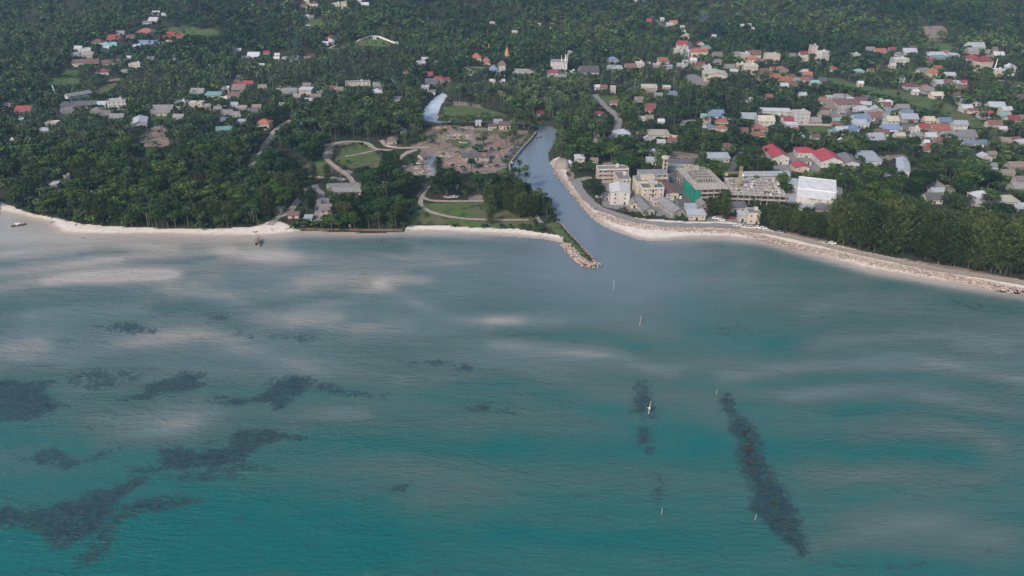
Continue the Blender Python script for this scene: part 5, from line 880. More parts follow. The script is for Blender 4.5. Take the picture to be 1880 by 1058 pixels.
wall_line('boundary_wall', [tp('C', 895, 962), tp('C', 1050, 972), tp('C', 1200, 995)], .3, 0, 2.2, WALL['K'], 'long pale plastered boundary wall in the trees beside the lane fork', 'wall')
wall_line('boundary_wall', [tp('D', 250, 903), tp('D', 480, 908), tp('D', 580, 912)], .3, 0, 2.0, WALL['P'], 'long pinkish boundary wall along the rear edge of the dry yellow field', 'wall')
wall_line('garden_wall', [tp('F', 912, 112), tp('F', 935, 155), tp('F', 1010, 162), tp('F', 1040, 150)], .3, 0, 1.2, WALL['P'], 'low pinkish yard wall around the brown hip-roofed house', 'wall')
wall_line('boundary_wall', [tp('F', 1050, 716), tp('F', 1090, 650), tp('F', 1150, 540), tp('F', 1235, 440)], .3, 0, 1.4, M_conc_d, 'thin dark boundary fence wall climbing between the thicket and the bright lawn', 'wall')
# water tower
p, rot, w = front(z3(905, 475), z3(968, 475)); o = empty('water_tower', (*p, ground_z(*p)), 0, 'cream concrete water tower with a funnel-shaped tank above the ward blocks', 'water tower')
for i in range(4): a = pi / 4 + i * pi / 2; mm = MB(); mm.tube([(2.0 * cos(a), 2.0 * sin(a), -1), (1.7 * cos(a), 1.7 * sin(a), 11.5)], .42, WALL['K'], 6); mm.obj('leg', o)
mm = MB(); [mm.box(-1.7, 1.7, -1.7, 1.7, z, z + .4, WALL['K']) for z in (3.2, 6.2, 9.2)]; mm.obj('brace', o)
mm = MB(); mm.lathe([(1.8, 11.4), (3.0, 12.8), (3.1, 14.2), (2.8, 14.5), (.5, 15.0)], WALL['K'], 20); mm.obj('tank', o)
FOOT.append((p[0], p[1], 3, 3, 0, 15, True, 2, .3))
# tower crane
p = hit(1356, 343, 7.2); o = empty('tower_crane', (p[0], p[1], ground_z(p[0], p[1])), R(-4), 'yellow tower crane standing behind the unfinished concrete slab', 'crane'); mm = MB(); hh = 22; s = .8
for x, y in ((-s, -s), (s, -s), (s, s), (-s, s)): mm.tube([(x, y, -1), (x, y, hh)], .16, M_yellow, 4)
for i in range(14):
    z = hh * i / 14; z2 = hh * (i + 1) / 14; e = s if i % 2 else -s
    for y in (-s, s): mm.tube([(-e, y, z), (e, y, z2)], .10, M_yellow, 4)
    for x in (-s, s): mm.tube([(x, -e, z), (x, e, z2)], .10, M_yellow, 4)
mm.obj('mast', o); mm = MB(); zt = hh - 5
for (y, z) in ((-.6, zt), (.6, zt), (0, zt + 1.1)): mm.tube([(-11, y, z), (19, y, z)], .10, M_yellow, 4)
for i in range(20): x = -11 + 30 * i / 20; mm.tube([(x, -.6, zt), (x + .75, 0, zt + 1.1), (x + 1.5, .6, zt)], .05, M_yellow, 4)
mm.tube([(0, 0, hh + 1.5), (15, 0, zt + 1.1)], .08, M_black, 4); mm.tube([(0, 0, hh + 1.5), (-10, 0, zt + 1.1)], .08, M_black, 4); mm.obj('jib', o)
mm = MB(); mm.box(-10.8, -8.6, -.7, .7, zt - 1.6, zt - .1, M_conc); mm.obj('counterweight', o); mm = MB(); mm.box(.9, 2.3, -.7, .7, zt - 2, zt - .2, M_white); mm.obj('cab', o)
# temple spire and slender monuments
p = hit(931, 110); o = empty('stupa', (p[0], p[1], ground_z(p[0], p[1])), 0, 'tall gold-tiled temple spire rising out of the trees', 'stupa'); mm = MB(); mm.box(-3.5, 3.5, -3.5, 3.5, -1, 5, WALL['K']); mm.obj('base', o)
mm = MB(); mm.lathe([(4.6, 4.4), (4.4, 5.2), (3.2, 7.6), (3.4, 7.8), (2.2, 10.5), (2.4, 10.7), (1.1, 13.5), (.4, 16), (.1, 18)], M_gold, 8); mm.obj('spire', o); FOOT.append((p[0], p[1], 4, 4, 0, 20, True, ground_z(p[0], p[1]), .25))
def monument(name, px, hgt, r0, r1, mat, label, cat, lean=0.0):
    p = hit(*px); z = ground_z(p[0], p[1]); o = empty(name, (p[0], p[1], z), 0, label, cat); mm = MB(); mm.tube([(0, 0, -1), (lean * hgt, 0, hgt)], [r0, r1], mat, 8); mm.obj('shaft', o); mm = MB(); mm.box(-r0 * 1.8, r0 * 1.8, -r0 * 1.8, r0 * 1.8, -1, .8, mat); mm.obj('plinth', o); FOOT.append((p[0], p[1], 1, 1, 0, hgt, True, z, .4))
monument('chimney', tp('B', 1676, 425), 19, .9, .6, M_gold, 'slim ochre crematorium-like chimney between the two orange temple halls', 'chimney'); monument('obelisk', tp('A', 412, 706), 13, .9, .6, M_white, 'leaning white obelisk-like post among the trees of the left village', 'post', -.12)
monument('monument', tp('D', 1660, 528), 17, 1.2, .3, M_white, 'slender white temple spire beside the yellow hotel', 'spire'); monument('mast', tp('B', 593, 742), 20, .5, .35, M_conc, 'tall pale concrete pole in front of the cream roadside terrace', 'pole')
monument('mast', tp('F', 619, 428), 13, .35, .25, M_trunk, 'bare grey pole behind the twin motel rows', 'pole'); monument('mast', tp('F', 907, 312), 13, .4, .3, M_trunk, 'bare grey pole rising from the green slope near the inlet', 'pole'); monument('mast', tp('H', 190, 165), 13, .7, .5, M_trunk, 'leaning dead trunk behind the left red warehouse', 'trunk', .12)
def lamp(px, hgt, label):
    p = hit(*px); z = ground_z(p[0], p[1]); o = empty('street_lamp', (p[0], p[1], z), 0, label, 'street lamp'); mm = MB(); mm.tube([(0, 0, -1), (0, 0, hgt)], [.16, .10], M_metal, 6); mm.obj('pole', o); mm = MB(); mm.tube([(0, 0, hgt - .05), (1.0, 0, hgt + .35), (1.9, 0, hgt + .4)], .07, M_metal, 5); mm.obj('arm', o); mm = MB(); mm.box(1.6, 2.5, -.16, .16, hgt + .3, hgt + .45, M_white); mm.obj('lamp_head', o); FOOT.append((p[0], p[1], .8, .8, 0, hgt, True, z, .3))
lamp(tp('H', 832, 545), 11, 'tall pale street lamp in the woods between supermarket and casuarina row'); lamp(tp('H', 1800, 708), 11, 'tall pale street lamp at the right end of the green thicket behind the casuarinas')
# gravel mound, sheeted shrine, sign pillar
p = hit(*tp('G', 375, 300)); V, T = ico(3, 77, .12, .62); o = link('gravel_mound', mesh_np('gravel_mound', V * (5.5, 12, 10), T, paint('grey_gravel', (.33, .28, .24), .95, .25, .8), smooth=True)); o.location = (p[0], p[1] + 4, ground_z(p[0], p[1]) - 1); tag(o, 'big smooth grey-brown gravel mound on the right bank of the channel', 'gravel mound'); FOOT.append((p[0], p[1] + 3, 7, 13, 0, 4, True, 2, .1))
for px, l in ((tp('F', 342, 730), 'tiny cream spirit shrine on the sand at the left end of the sea wall'), (tp('F', 465, 733), 'tiny cream spirit shrine behind the middle of the sea wall'), (tp('F', 677, 742), 'small white statue-like shrine on the sea wall beside the dark trees')):
    p = hit(*px); o = empty('shrine', (p[0], p[1], ground_z(p[0], p[1])), .2, l, 'shrine', 'small shrines along the beach'); mm = MB(); mm.box(-.7, .7, -.7, .7, -.5, 1.8, WALL['K']); mm.obj('body', o); mm = MB(); mm.add([(-1, -1, 1.8), (1, -1, 1.8), (1, 1, 1.8), (-1, 1, 1.8), (0, 0, 3.1)], [(0, 1, 4), (1, 2, 4), (2, 3, 4), (3, 0, 4), (3, 2, 1, 0)], WALL['K']); mm.obj('roof', o)
p = hit(*zm(1347, 610)); o = tag(link('sign_pillar', None), 'white sign pillar at the corner of the supermarket car park', 'sign'); o.location = (p[0], p[1], ground_z(p[0], p[1])); mm = MB(); mm.box(-.9, .9, -.3, .3, 2.4, 6.4, M_white); mm.obj('board', o); mm = MB(); mm.tube([(0, 0, -1), (0, 0, 2.4)], .25, M_metal); mm.obj('post', o)
# driftwood and beach litter, dark small logs
for i, px in enumerate([(466, 426.5), (471, 426.5), (500, 422), (528, 420.5), (94, 401), (97, 408), (140, 413.5), (153, 437), (700, 442)]):
    p = hit(*px) if px[1] < 434 else G(px[0], px[1], 0); mm = MB(); mm.tube([(-1.3, 0, 0), (0, .2, .12), (1.4, -.1, .05)], [.16, .2, .1], M_hull_d, 6); mm.tube([(.2, .1, .1), (.8, .7, .3)], [.09, .04], M_hull_d, 5); o = mm.obj('driftwood'); o.location = (p[0], p[1], max(0, ground_z(p[0], p[1])) + .12); o.rotation_euler = (0, 0, i * 1.3); tag(o, 'dark scrap of driftwood lying on the pale left beach or its shallows', 'driftwood', 'driftwood on the left beach')
# cars
CARC = dict(w=M_white, d=M_black, s=paint('silver_paint', (.45, .46, .47), .35, .1, 1), r=paint('red_paint', (.4, .04, .04), .35, .1, 1), b=paint('blue_paint', (.05, .12, .32), .35, .1, 1))
CM = {}
def car_parts(cl):
    if cl in CM: return CM[cl]
    a = MB(); a.prism([(-2.2, .35), (2.2, .35), (2.25, .7), (2.1, .95), (1.1, 1.02), (-1.9, 1.05), (-2.25, .9)], 'y', -.86, .86, CARC[cl]); a.prism([(-1.7, 1.45), (.35, 1.45), (.25, 1.53), (-1.6, 1.53)], 'y', -.7, .7, CARC[cl])
    g = MB(); g.prism([(-1.95, 1.03), (1.05, 1.02), (.4, 1.46), (-1.75, 1.46)], 'y', -.76, .76, M_glass); w = MB(); w.prism([(.34 * cos(i * pi / 6), .34 * sin(i * pi / 6)) for i in range(12)], 'y', -.11, .11, M_tyre)
    CM[cl] = (a.data('body'), g.data('cabin_glass'), w.data('wheel')); return CM[cl]
def car(px, rz, cl, label, group):
    p = hit(*px); o = empty('parked_car', (p[0], p[1], ground_z(p[0], p[1]) + .12), rz, label, 'car', group); a, g, w = car_parts(cl); link('body', a, o); link('cabin_glass', g, o)
    for x in (-1.35, 1.35):
        for y in (-.8, .8): put('wheel', w, o, (x, y, .34))
cz = lambda x, y: (1230 + x / 9.4, 360 + y / 9.4); g1 = 'cars parked along the shore road'; g2 = 'cars parked beside the supermarket'; g3 = 'cars parked among the cream blocks'
for px, a, c_, l in ((cz(785, 400), -8, 'w', 'white car parked leftmost by the red shack on the shore road'), (cz(885, 430), -8, 'w', 'white car parked second from left along the shore road'), (cz(975, 388), 60, 'd', 'dark car under the broad tree beside the shore road'), (cz(1060, 395), 5, 'r', 'red car beside the white kiosk with pale blue roof'), (cz(1150, 522), 4, 'w', 'white car alone in the middle of the shore road bend'),
    (cz(1275, 505), 30, 's', 'silver car at the foot of the tall cream guesthouse'), (cz(1365, 525), -10, 's', 'silver car parked at the start of the casuarina row'), (cz(1520, 555), -12, 'w', 'white car under the first casuarinas, left one'), (cz(1612, 572), -14, 'w', 'white car under the first casuarinas, right one'), (tp('H', 125, 778), -12, 's', 'silver car by the track below the casuarina row, left one'), (tp('H', 500, 855), -14, 'w', 'white car by the track below the casuarina row, right one')): car(px, R(a), c_, l, g1)
for i, (x, y, c_, l) in enumerate(((1300, 365, 'w', 'white car parked deepest at the back of the supermarket lot'), (1335, 420, 's', 'silver car parked near the back of the supermarket lot'), (1425, 450, 'w', 'white car against the woods at the middle of the supermarket lot'), (1470, 500, 'w', 'white car against the woods below the middle of the supermarket lot'), (1440, 780, 'w', 'white car at the left of the front bunch in the supermarket lot'), (1520, 765, 's', 'silver car at the top of the front bunch in the supermarket lot'), (1490, 830, 'w', 'white car at the bottom of the front bunch in the supermarket lot'), (1575, 810, 'b', 'blue car at the right of the front bunch in the supermarket lot'), (1470, 900, 'd', 'dark car foremost in the supermarket lot'))): car(zm(x, y), R(20 + 37 * (i % 3)), c_, l, g2)
for px, a, c_, l in ((z3(640, 665), 80, 'd', 'dark car in the alley beside the large cream block, upper one'), (z3(636, 700), 80, 'd', 'black car in the alley beside the large cream block, middle one'), (z3(645, 745), 10, 'w', 'white car at the lower end of the alley beside the large cream block'), (z3(232, 725), 5, 'w', 'white car left of the low cream annexe on the channel track'), (z3(1100, 690), 75, 's', 'silver car beside the brick-brown hall, upper one'), (z3(1112, 730), 75, 'w', 'white car beside the brick-brown hall, lower one'), (z3(1010, 885), 85, 'b', 'blue car between the twin grey cottages')): car(px, R(a), c_, l, g3)
# ------------------------------------------------------------------ trees
def rotz(V, a): c, s = np.cos(a), np.sin(a); return np.stack([V[:, 0] * c - V[:, 1] * s, V[:, 0] * s + V[:, 1] * c, V[:, 2]], 1)
def quads(C, U, Wv):                   # leaf faces: centre, half axes
    V = np.stack([C - U - Wv, C + U - Wv, C + U + Wv, C - U + Wv], 1).reshape(-1, 3); return V, np.arange(len(V)).reshape(-1, 4)
def unit(v): return v / (np.linalg.norm(v, axis=-1, keepdims=True) + 1e-9)
def leaves(C, Nrm, size, r, asp=1.0):
    a = unit(np.cross(Nrm, r.normal(size=Nrm.shape))); b_ = np.cross(Nrm, a); s = size * r.uniform(.6, 1.3, (len(C), 1)); return quads(C, a * s, b_ * s * asp)
def crown_broad(seed, ncl, nlf, size, wide=.42, tall=.34, zc=.62):
    r = np.random.default_rng(seed); d = unit(r.normal(size=(ncl, 3))); d[:, 2] = np.where(d[:, 2] < -.35, -d[:, 2], d[:, 2]); lop = 1 + .3 * np.sin(np.arctan2(d[:, 1], d[:, 0]) * 2 + r.uniform(0, 6)) + .2 * np.sin(np.arctan2(d[:, 1], d[:, 0]) * 3 + r.uniform(0, 6))
    cc = d * np.array((wide, wide, tall)) * r.uniform(.45, .95, (ncl, 1)) * np.stack([lop, lop, 1 + 0 * lop], 1) * np.array((.85, .85, 1)); cc[:, 2] += zc
    cs = r.uniform(.09, .17, ncl); ct = r.uniform(.55, 1.45, ncl); hue = r.uniform(-.12, .12, ncl)
    ids = np.repeat(np.arange(ncl), nlf); dd = unit(r.normal(size=(len(ids), 3)) + np.array((0, 0, .45))); C = cc[ids] + dd * cs[ids][:, None] * r.uniform(.6, 1.1, (len(ids), 1)) * np.array((1, 1, .75))
    V, Q = leaves(C, unit(dd + .38 * r.normal(size=dd.shape)), size, r); t = np.repeat(ct[ids] * r.uniform(.8, 1.2, len(ids)), 4); h = np.repeat(hue[ids], 4); return V, Q, np.stack([t * (1 + h), t, t * (1 - h)], 1)
def crown_palm(seed, nf, nseg, two=True, wid=.028):
    r = np.random.default_rng(seed); Vs, Qs, Ts = [], [], []; o = 0; lean = r.uniform(-.10, .10, 2); top = np.array((lean[0], lean[1], .93))
    for i in range(nf):
        az = i * 2.39996 + r.uniform(-.3, .3); el = 1.15 - 1.75 * (i / nf) + r.uniform(-.15, .15); L = .27 * r.uniform(.85, 1.12) * (1 - .15 * (el > .8)); dry = i > nf * .86 and r.random() < .6
        u = np.linspace(0, 1, nseg + 1); e = el - 1.35 * u ** 1.3; ds = L / nseg; x = np.concatenate([[0], np.cumsum(np.cos(e[:-1]) * ds)]); z = np.concatenate([[0], np.cumsum(np.sin(e[:-1]) * ds)])
        w = wid * np.interp(u, [0, .2, .6, 1], [.35, 1, .95, .15]); c, s = cos(az), sin(az); mid = np.stack([x * c, x * s, z], 1) + top; side = np.array((-s, c, 0)); dr = np.array((0, 0, -1.0)) * (w * .75)[:, None]
        t = np.array((1.5, 1.05, .6)) * .95 if dry else np.array((1.0, 1.0, 1.0)) * r.uniform(.7, 1.3) * (1 + .25 * (el > .5))
        if two: V = np.concatenate([mid, mid + side * w[:, None] + dr, mid - side * w[:, None] + dr]); n = nseg + 1; q = [(a, a + 1, n + a + 1, n + a) for a in range(nseg)] + [(2 * n + a, 2 * n + a + 1, a + 1, a) for a in range(nseg)]
        else: V = np.concatenate([mid + side * w[:, None], mid - side * w[:, None]]); n = nseg + 1; q = [(a, a + 1, n + a + 1, n + a) for a in range(nseg)]
        Vs.append(V); Qs.append(np.array(q) + o); o += len(V); Ts.append(np.tile(t, (len(V), 1)))
    return np.concatenate(Vs), np.concatenate(Qs), np.concatenate(Ts), lean
def crown_cas(seed, nb, size):
    r = np.random.default_rng(seed); z = 0.04 + .94 * r.uniform(size=nb) ** .95; az = r.uniform(0, 6.283, nb); L = (.06 + .24 * np.sin(np.clip((1.05 - z), 0, 1) * 1.9) ** .9) * r.uniform(.6, 1.15, nb); Vs = []; Ts = []
    C, Nn, T = [], [], []
    for i in range(nb):
        n = 8; u = np.linspace(.25, 1.05, n); d = np.array((cos(az[i]), sin(az[i]), 1.15)); c = np.array((0, 0, z[i] - .04)) + d * L[i] * u[:, None]; c[:, 2] -= .35 * L[i] * u ** 2 * .4; c += r.normal(size=c.shape) * .014; C.append(c); Nn.append(r.normal(size=(n, 3))); T.append(np.full(n, r.uniform(.6, 1.35)) * np.interp(u, [.25, 1.05], [.75, 1.2]))
    C, Nn, T = np.concatenate(C), unit(np.concatenate(Nn)), np.concatenate(T); up = unit(np.stack([C[:, 0] * 1.2, C[:, 1] * 1.2, np.full(len(C), .42)], 1) + .25 * r.normal(size=C.shape)); a = unit(np.cross(Nn, up)); s = size * r.uniform(.6, 1.3, (len(C), 1))
    V, Q = quads(C, a * s * .5, up * s * 1.8); t = np.repeat(T, 4); return V, Q, np.stack([t * 1.02, t, t * .95], 1)
def trunk(pts, rad, n, mat): mb = MB(); mb.tube(pts, rad, mat, n); return mb
def stem_np(pts, rad, n):
    mb = trunk(pts, rad, n, M_trunk); F4 = [f for f in mb.f if len(f) == 4]; return np.array(mb.v), np.array(F4)
# trees that stand as things of their own share these meshes
BROAD, PALM, CAS = [], [], []
for s in range(7):
    V, Q, T = crown_broad(s, 62, 24, .023, .40 + .05 * (s % 3), .30 + .04 * (s % 2), .62); T = T * ((1, 1, 1), (.72, .8, .8), (1.6, 1.4, .9), (.85, .9, .85), (1.2, 1.2, .7), (.6, .7, .7), (1.75, 1.3, 1.1))[s]; cr = mesh_np('crown', V, Q, M_leaf, T)
    mb = trunk([(0, 0, -.06), (.01, 0, .2), (.02, .01, .42), (.0, .02, .66)], [.034, .026, .02, .008], 6, M_trunk); r = random.Random(s)
    for k_ in range(4): a = k_ * 1.6 + r.uniform(-.3, .3); mb.tube([(.01, 0, .28 + .04 * k_), (.11 * cos(a), .11 * sin(a), .44), (.22 * cos(a), .22 * sin(a), .60)], [.016, .012, .004], M_trunk, 5)
    BROAD.append((mb.data('trunk'), cr))
for s in range(6):
    V, Q, T, ln = crown_palm(s, 24, 5); cr = mesh_np('crown', V, Q, M_frond, T); mb = trunk([(0, 0, -.05), (ln[0] * .15, ln[1] * .15, .25), (ln[0] * .55, ln[1] * .55, .6), (ln[0], ln[1], .94)], [.020, .014, .012, .011], 6, M_ptrunk); rr = random.Random(s); 
    for k_ in range(7): V2, T2 = ico(1, k_, .1, 1); mb.add(V2 * .011 + np.array((ln[0] + rr.uniform(-.02, .02), ln[1] + rr.uniform(-.02, .02), .905 + rr.uniform(-.012, .012))), [tuple(t) for t in T2], M_deck)
    PALM.append((mb.data('trunk'), cr))
for s in range(5):
    V, Q, T = crown_cas(s, 240, .017); cr = mesh_np('crown', V, Q, M_cas, T); mb = trunk([(0, 0, -.04), (.004, .003, .4), (0, .004, .96)], [.016, .010, .002], 6, M_trunk); CAS.append((mb.data('trunk'), cr))
# cheaper forms for the woods that go into one mass
LOD = {}
for lv, (a, b_, c_) in enumerate(((26, 10, .040), (14, 6, .068))):
    LOD['b', lv] = []
    for s in range(6):
        V, Q, T = crown_broad(50 + s, a, b_, c_, .43, .32, .6); V2, Q2 = stem_np([(0, 0, -.05), (0, 0, .6)], [.03, .015], 4); LOD['b', lv].append((np.concatenate([V, V2]), np.concatenate([Q, Q2 + len(V)]), np.concatenate([T, np.tile((1.4, .9, 1.6), (len(V2), 1))])))
for lv, (a, b_, c_) in enumerate(((15, 3, .042), (11, 2, .055))):
    LOD['p', lv] = []
    for s in range(5):
        V, Q, T, ln = crown_palm(60 + s, a, b_, lv == 0, c_); V2, Q2 = stem_np([(0, 0, -.05), (ln[0] * .5, ln[1] * .5, .55), (ln[0], ln[1], .94)], [.02, .015, .013], 4 if lv == 0 else 3); LOD['p', lv].append((np.concatenate([V, V2]), np.concatenate([Q, Q2 + len(V)]), np.concatenate([T, np.tile((1.7, 1.25, 2.2), (len(V2), 1))])))
for lv, (a, b_, c_) in enumerate(((12, 8, .085), (8, 5, .12))):
    LOD['s', lv] = []
    for s in range(4): V, Q, T = crown_broad(80 + s, a, b_, c_, .7, .42, .42); LOD['s', lv].append((V, Q, T))
# ------------------------------------------------------------------ where they grow
CASZ = [[(1380, 408), (1420, 412), (1500, 422), (1620, 440), (1750, 458), (1960, 492), (1960, 534), (1880, 516), (1783, 499), (1732, 488), (1655, 476), (1604, 466), (1502, 440), (1450, 430), (1400, 418)], [(886, 372), (960, 366), (985, 385), (985, 402), (960, 404), (895, 400)], tl('F', [(1270, 440), (1340, 440), (1340, 600), (1270, 600)]),
    tl('F', [(60, 560), (150, 560), (120, 690), (60, 690)]), tl('F', [(360, 590), (430, 590), (430, 700), (360, 690)]), tl('F', [(560, 600), (740, 600), (740, 742), (690, 742), (560, 730)]), tl('E', [(640, 620), (760, 640), (760, 705), (650, 700)]), tl('E', [(1440, 660), (1700, 670), (1700, 735), (1440, 725)]), tl('G', [(1400, 620), (1545, 630), (1540, 690), (1400, 690)]),
    tl('F', [(1530, 690), (1590, 690), (1590, 725), (1530, 725)]), tl('F', [(1670, 690), (1710, 690), (1710, 720), (1670, 720)]), tl('E', [(80, 330), (160, 330), (160, 400), (80, 400)]), tl('F', [(900, 690), (1060, 690), (1050, 735), (900, 735)])]
PALMZ = [tl('B', [(440, 420), (1050, 400), (1060, 620), (440, 620)]), tl('B', [(1380, 580), (1880, 560), (1880, 860), (1300, 860)]), tl('C', [(0, 560), (560, 580), (640, 800), (600, 900), (0, 860)]), tl('C', [(640, 510), (1250, 520), (1250, 630), (640, 620)]), tl('C', [(1540, 580), (1880, 570), (1880, 690), (1540, 690)]), tl('D', [(0, 580), (140, 600), (120, 700), (0, 700)]), tl('G', [(650, 120), (850, 110), (860, 250), (650, 240)]),
    tl('B', [(0, 480), (440, 430), (440, 620), (0, 600)]), tl('A', [(900, 540), (1400, 560), (1400, 720), (1000, 730)]), tl('A', [(500, 880), (1000, 900), (1000, 1058), (500, 1058)]), tl('E', [(0, 400), (560, 450), (560, 700), (0, 580)]), tl('F', [(480, 80), (880, 80), (900, 130), (480, 125)])]
TOWNZ = [tl('D', [(-400, 440), (400, 380), (1880, 400), (1880, 1058), (400, 1058), (-200, 900)]), tl('C', [(600, 440), (1300, 300), (1880, 380), (1880, 560), (1300, 560), (650, 540)]), tl('C', [(560, 620), (1300, 640), (1250, 900), (700, 900)]), tl('A', [(480, 640), (1880, 620), (1880, 920), (1100, 940), (0, 880), (0, 760)]), tl('B', [(0, 600), (960, 600), (400, 780), (0, 900)])]
SHRUBZ = [[(757, 345), (788, 340), (772, 375), (757, 410), (742, 414), (735, 380)], tl('F', [(140, 180), (340, 230), (520, 380), (300, 380), (180, 300)]), tl('G', [(700, 560), (930, 600), (950, 660), (720, 600)]), tl('G', [(1010, 590), (1130, 590), (1150, 680), (1020, 670)]), tl('G', [(830, 260), (930, 255), (930, 300), (830, 310)]), tl('B', [(1400, 780), (1880, 800), (1880, 850), (1400, 850)]), tl('H', [(1240, 600), (1540, 610), (1640, 690), (1340, 700)])]
CASP, PALP, TOWP, SHRP = [HW(p) for p in CASZ], [HW(p) for p in PALMZ], [HW(p) for p in TOWNZ], [HW(p) for p in SHRUBZ]
cand = []
for y0, y1, st in ((315, 600, 7.0), (600, 780, 6.2), (780, 1060, 7.0), (1060, 1500, 8.6), (1500, 2000, 13)):
    ys = np.arange(y0, y1, st); hw = .70 * math.hypot(y1, H) * 1.10 + 25; xs = np.arange(-hw, hw, st); X, Y = np.meshgrid(xs, ys); X = X + rng.uniform(-.48, .48, X.shape) * st; Y = Y + rng.uniform(-.48, .48, Y.shape) * st; cand.append(np.stack([X.ravel(), Y.ravel()], 1))
X, Y = np.meshgrid(np.arange(-390, 130, 4.6), np.arange(390, 480, 4.6)); X = X.ravel() + rng.uniform(-2, 2, X.size); Y = Y.ravel() + rng.uniform(-2, 2, Y.size); k_ = water_sd(X, Y) < 30; cand.append(np.stack([X[k_], Y[k_]], 1))
X, Y = np.meshgrid(np.arange(150, 420, 4.6), np.arange(300, 480, 4.6)); X = X.ravel() + rng.uniform(-2, 2, X.size); Y = Y.ravel() + rng.uniform(-2, 2, Y.size); k_ = in_poly(X, Y, CASP[0]); cand.append(np.stack([X[k_], Y[k_]], 1))
cand = np.concatenate(cand); m_ = np.abs(cand[:, 0]) < .74 * np.hypot(cand[:, 1], H) + 30; cand = cand[m_]; x, y = cand[:, 0].copy(), cand[:, 1].copy()
u = rng.uniform(size=len(x)); nz = np.sin(x / 41 + 2 * np.sin(y / 67)) * np.sin(y / 53 + 1.5 * np.sin(x / 88)) + .5 * np.sin(x / 17 + y / 23)
inz = lambda ps: zone(x, y, ps, 1.0) > .5
town, palmz, casz, shr, lawn, dirt, pave, snd = inz(TOWP), inz(PALP), inz(CASP), inz(SHRP), inz(LAWN), inz(DIRT), inz(PAVE), inz(SAND)
wsd = water_sd(x, y)
dens = np.where(town, .75, .9); dens = np.where(dirt, .27, dens); dens = np.where(lawn, .035, dens); dens = np.where((lawn) & (y > 900), .14, dens); dens = np.where(pave, 0, dens); dens = np.where(casz, .95, dens); dens = np.where(snd & ~casz, 0, dens); dens = np.where(wsd < 2.2, 0, dens)
px_ = 940 + F * x / (y * cos(PITCH) + H * sin(PITCH)); py_ = 529 - F * (y * sin(PITCH) - H * cos(PITCH)) / (y * cos(PITCH) + H * sin(PITCH)); dens = np.where((px_ > 1026) & (px_ < 1110) & (py_ > 418), 0, dens)
dens = dens * np.where(y > 780, np.clip(1 + .25 * nz, .4, 1), 1); gap = np.sin(x / 9.3 + 2 * np.sin(y / 13)) + np.sin(y / 8.1 + 2 * np.sin(x / 15)); dens = np.where(~town & (dens > .5) & (gap < -1.15), dens * .25, dens); keep = u < dens
road_d = np.full(len(x), 1e9)
near_ = y < 1300
for P, w in ROADS: d = np.full(len(x), 1e9); b0, b1 = P.min(0) - 20, P.max(0) + 20; s_ = near_ & (x > b0[0]) & (x < b1[0]) & (y > b0[1]) & (y < b1[1]); d[s_] = seg_dist(x[s_], y[s_], P, False) - w / 2; road_d = np.minimum(road_d, d)
keep &= road_d > 1.6; keep &= ~((px_ > 1376) & (py_ > 392) & ~casz & ((wsd < 34) | (py_ > 430)))
for (cx, cy, hw, hd, rot, hh, imp, gz, fc) in FOOT:
    s_ = (abs(x - cx) < hw + hd + 4) & (abs(y - cy) < hw + hd + 4); dx, dy = x[s_] - cx, y[s_] - cy; lx, ly = dx * cos(rot) + dy * sin(rot), -dx * sin(rot) + dy * cos(rot); k_ = keep[s_]; k_ &= ~((abs(lx) < hw + 1.6) & (abs(ly) < hd + 1.6)); keep[s_] = k_
x, y, palmz, casz, shr, lawn, dirt, town, nz, wsd = [a[keep] for a in (x, y, palmz, casz, shr, lawn, dirt, town, nz, wsd)]; n = len(x); u = rng.uniform(size=n); z = ground_zs(x, y); D = np.hypot(x, y)
pp = np.where(palmz, .82, np.clip(.34 + .30 * nz, .05, .8)); pp = np.where(y < 600, np.where(palmz, .42, np.where(wsd < 20, .38, .08)), pp); pp = np.where(y > 1000, pp * .6, pp); pp = np.where(dirt, .6, pp); pp = np.where(town, .4, pp)
kind = np.where(u < pp, 'p', 'b'); kind = np.where(shr, 's', kind); kind = np.where(lawn & (rng.uniform(size=n) < .6), 's', kind); kind = np.where(dirt & (rng.uniform(size=n) < .5), 's', kind); fr = (wsd < 34) & (y < 500) & (x < 130) & ~dirt & ~lawn; kind = np.where(fr, np.where(u < .42, 's', np.where(u < .66, 'p', 'b')), kind); kind = np.where(~fr & (y < 560) & (x < 60) & ~dirt & ~lawn & ~shr & (rng.uniform(size=n) < .05), 'c', kind); kind = np.where(casz, 'c', kind)
hgt = np.where(kind == 'p', rng.uniform(12, 18.5, n), np.where(kind == 'b', rng.triangular(6, 9.5, 17, n) * np.where(town, .8, 1), np.where(kind == 'c', rng.uniform(21, 29, n), rng.uniform(2.2, 4.2, n))))
hgt = np.where(fr & (kind == 's'), rng.uniform(3.2, 5.8, n), hgt); hgt = np.where(fr & (kind == 'p'), rng.uniform(8, 13, n), hgt); hgt = np.where(dirt & (kind == 'p'), rng.uniform(6, 11, n), hgt); hgt = np.where((wsd < 9) & (kind == 'b'), hgt * .75, hgt); hgt = np.where((kind == 'c') & (x < 200), rng.uniform(11, 16, n), hgt)
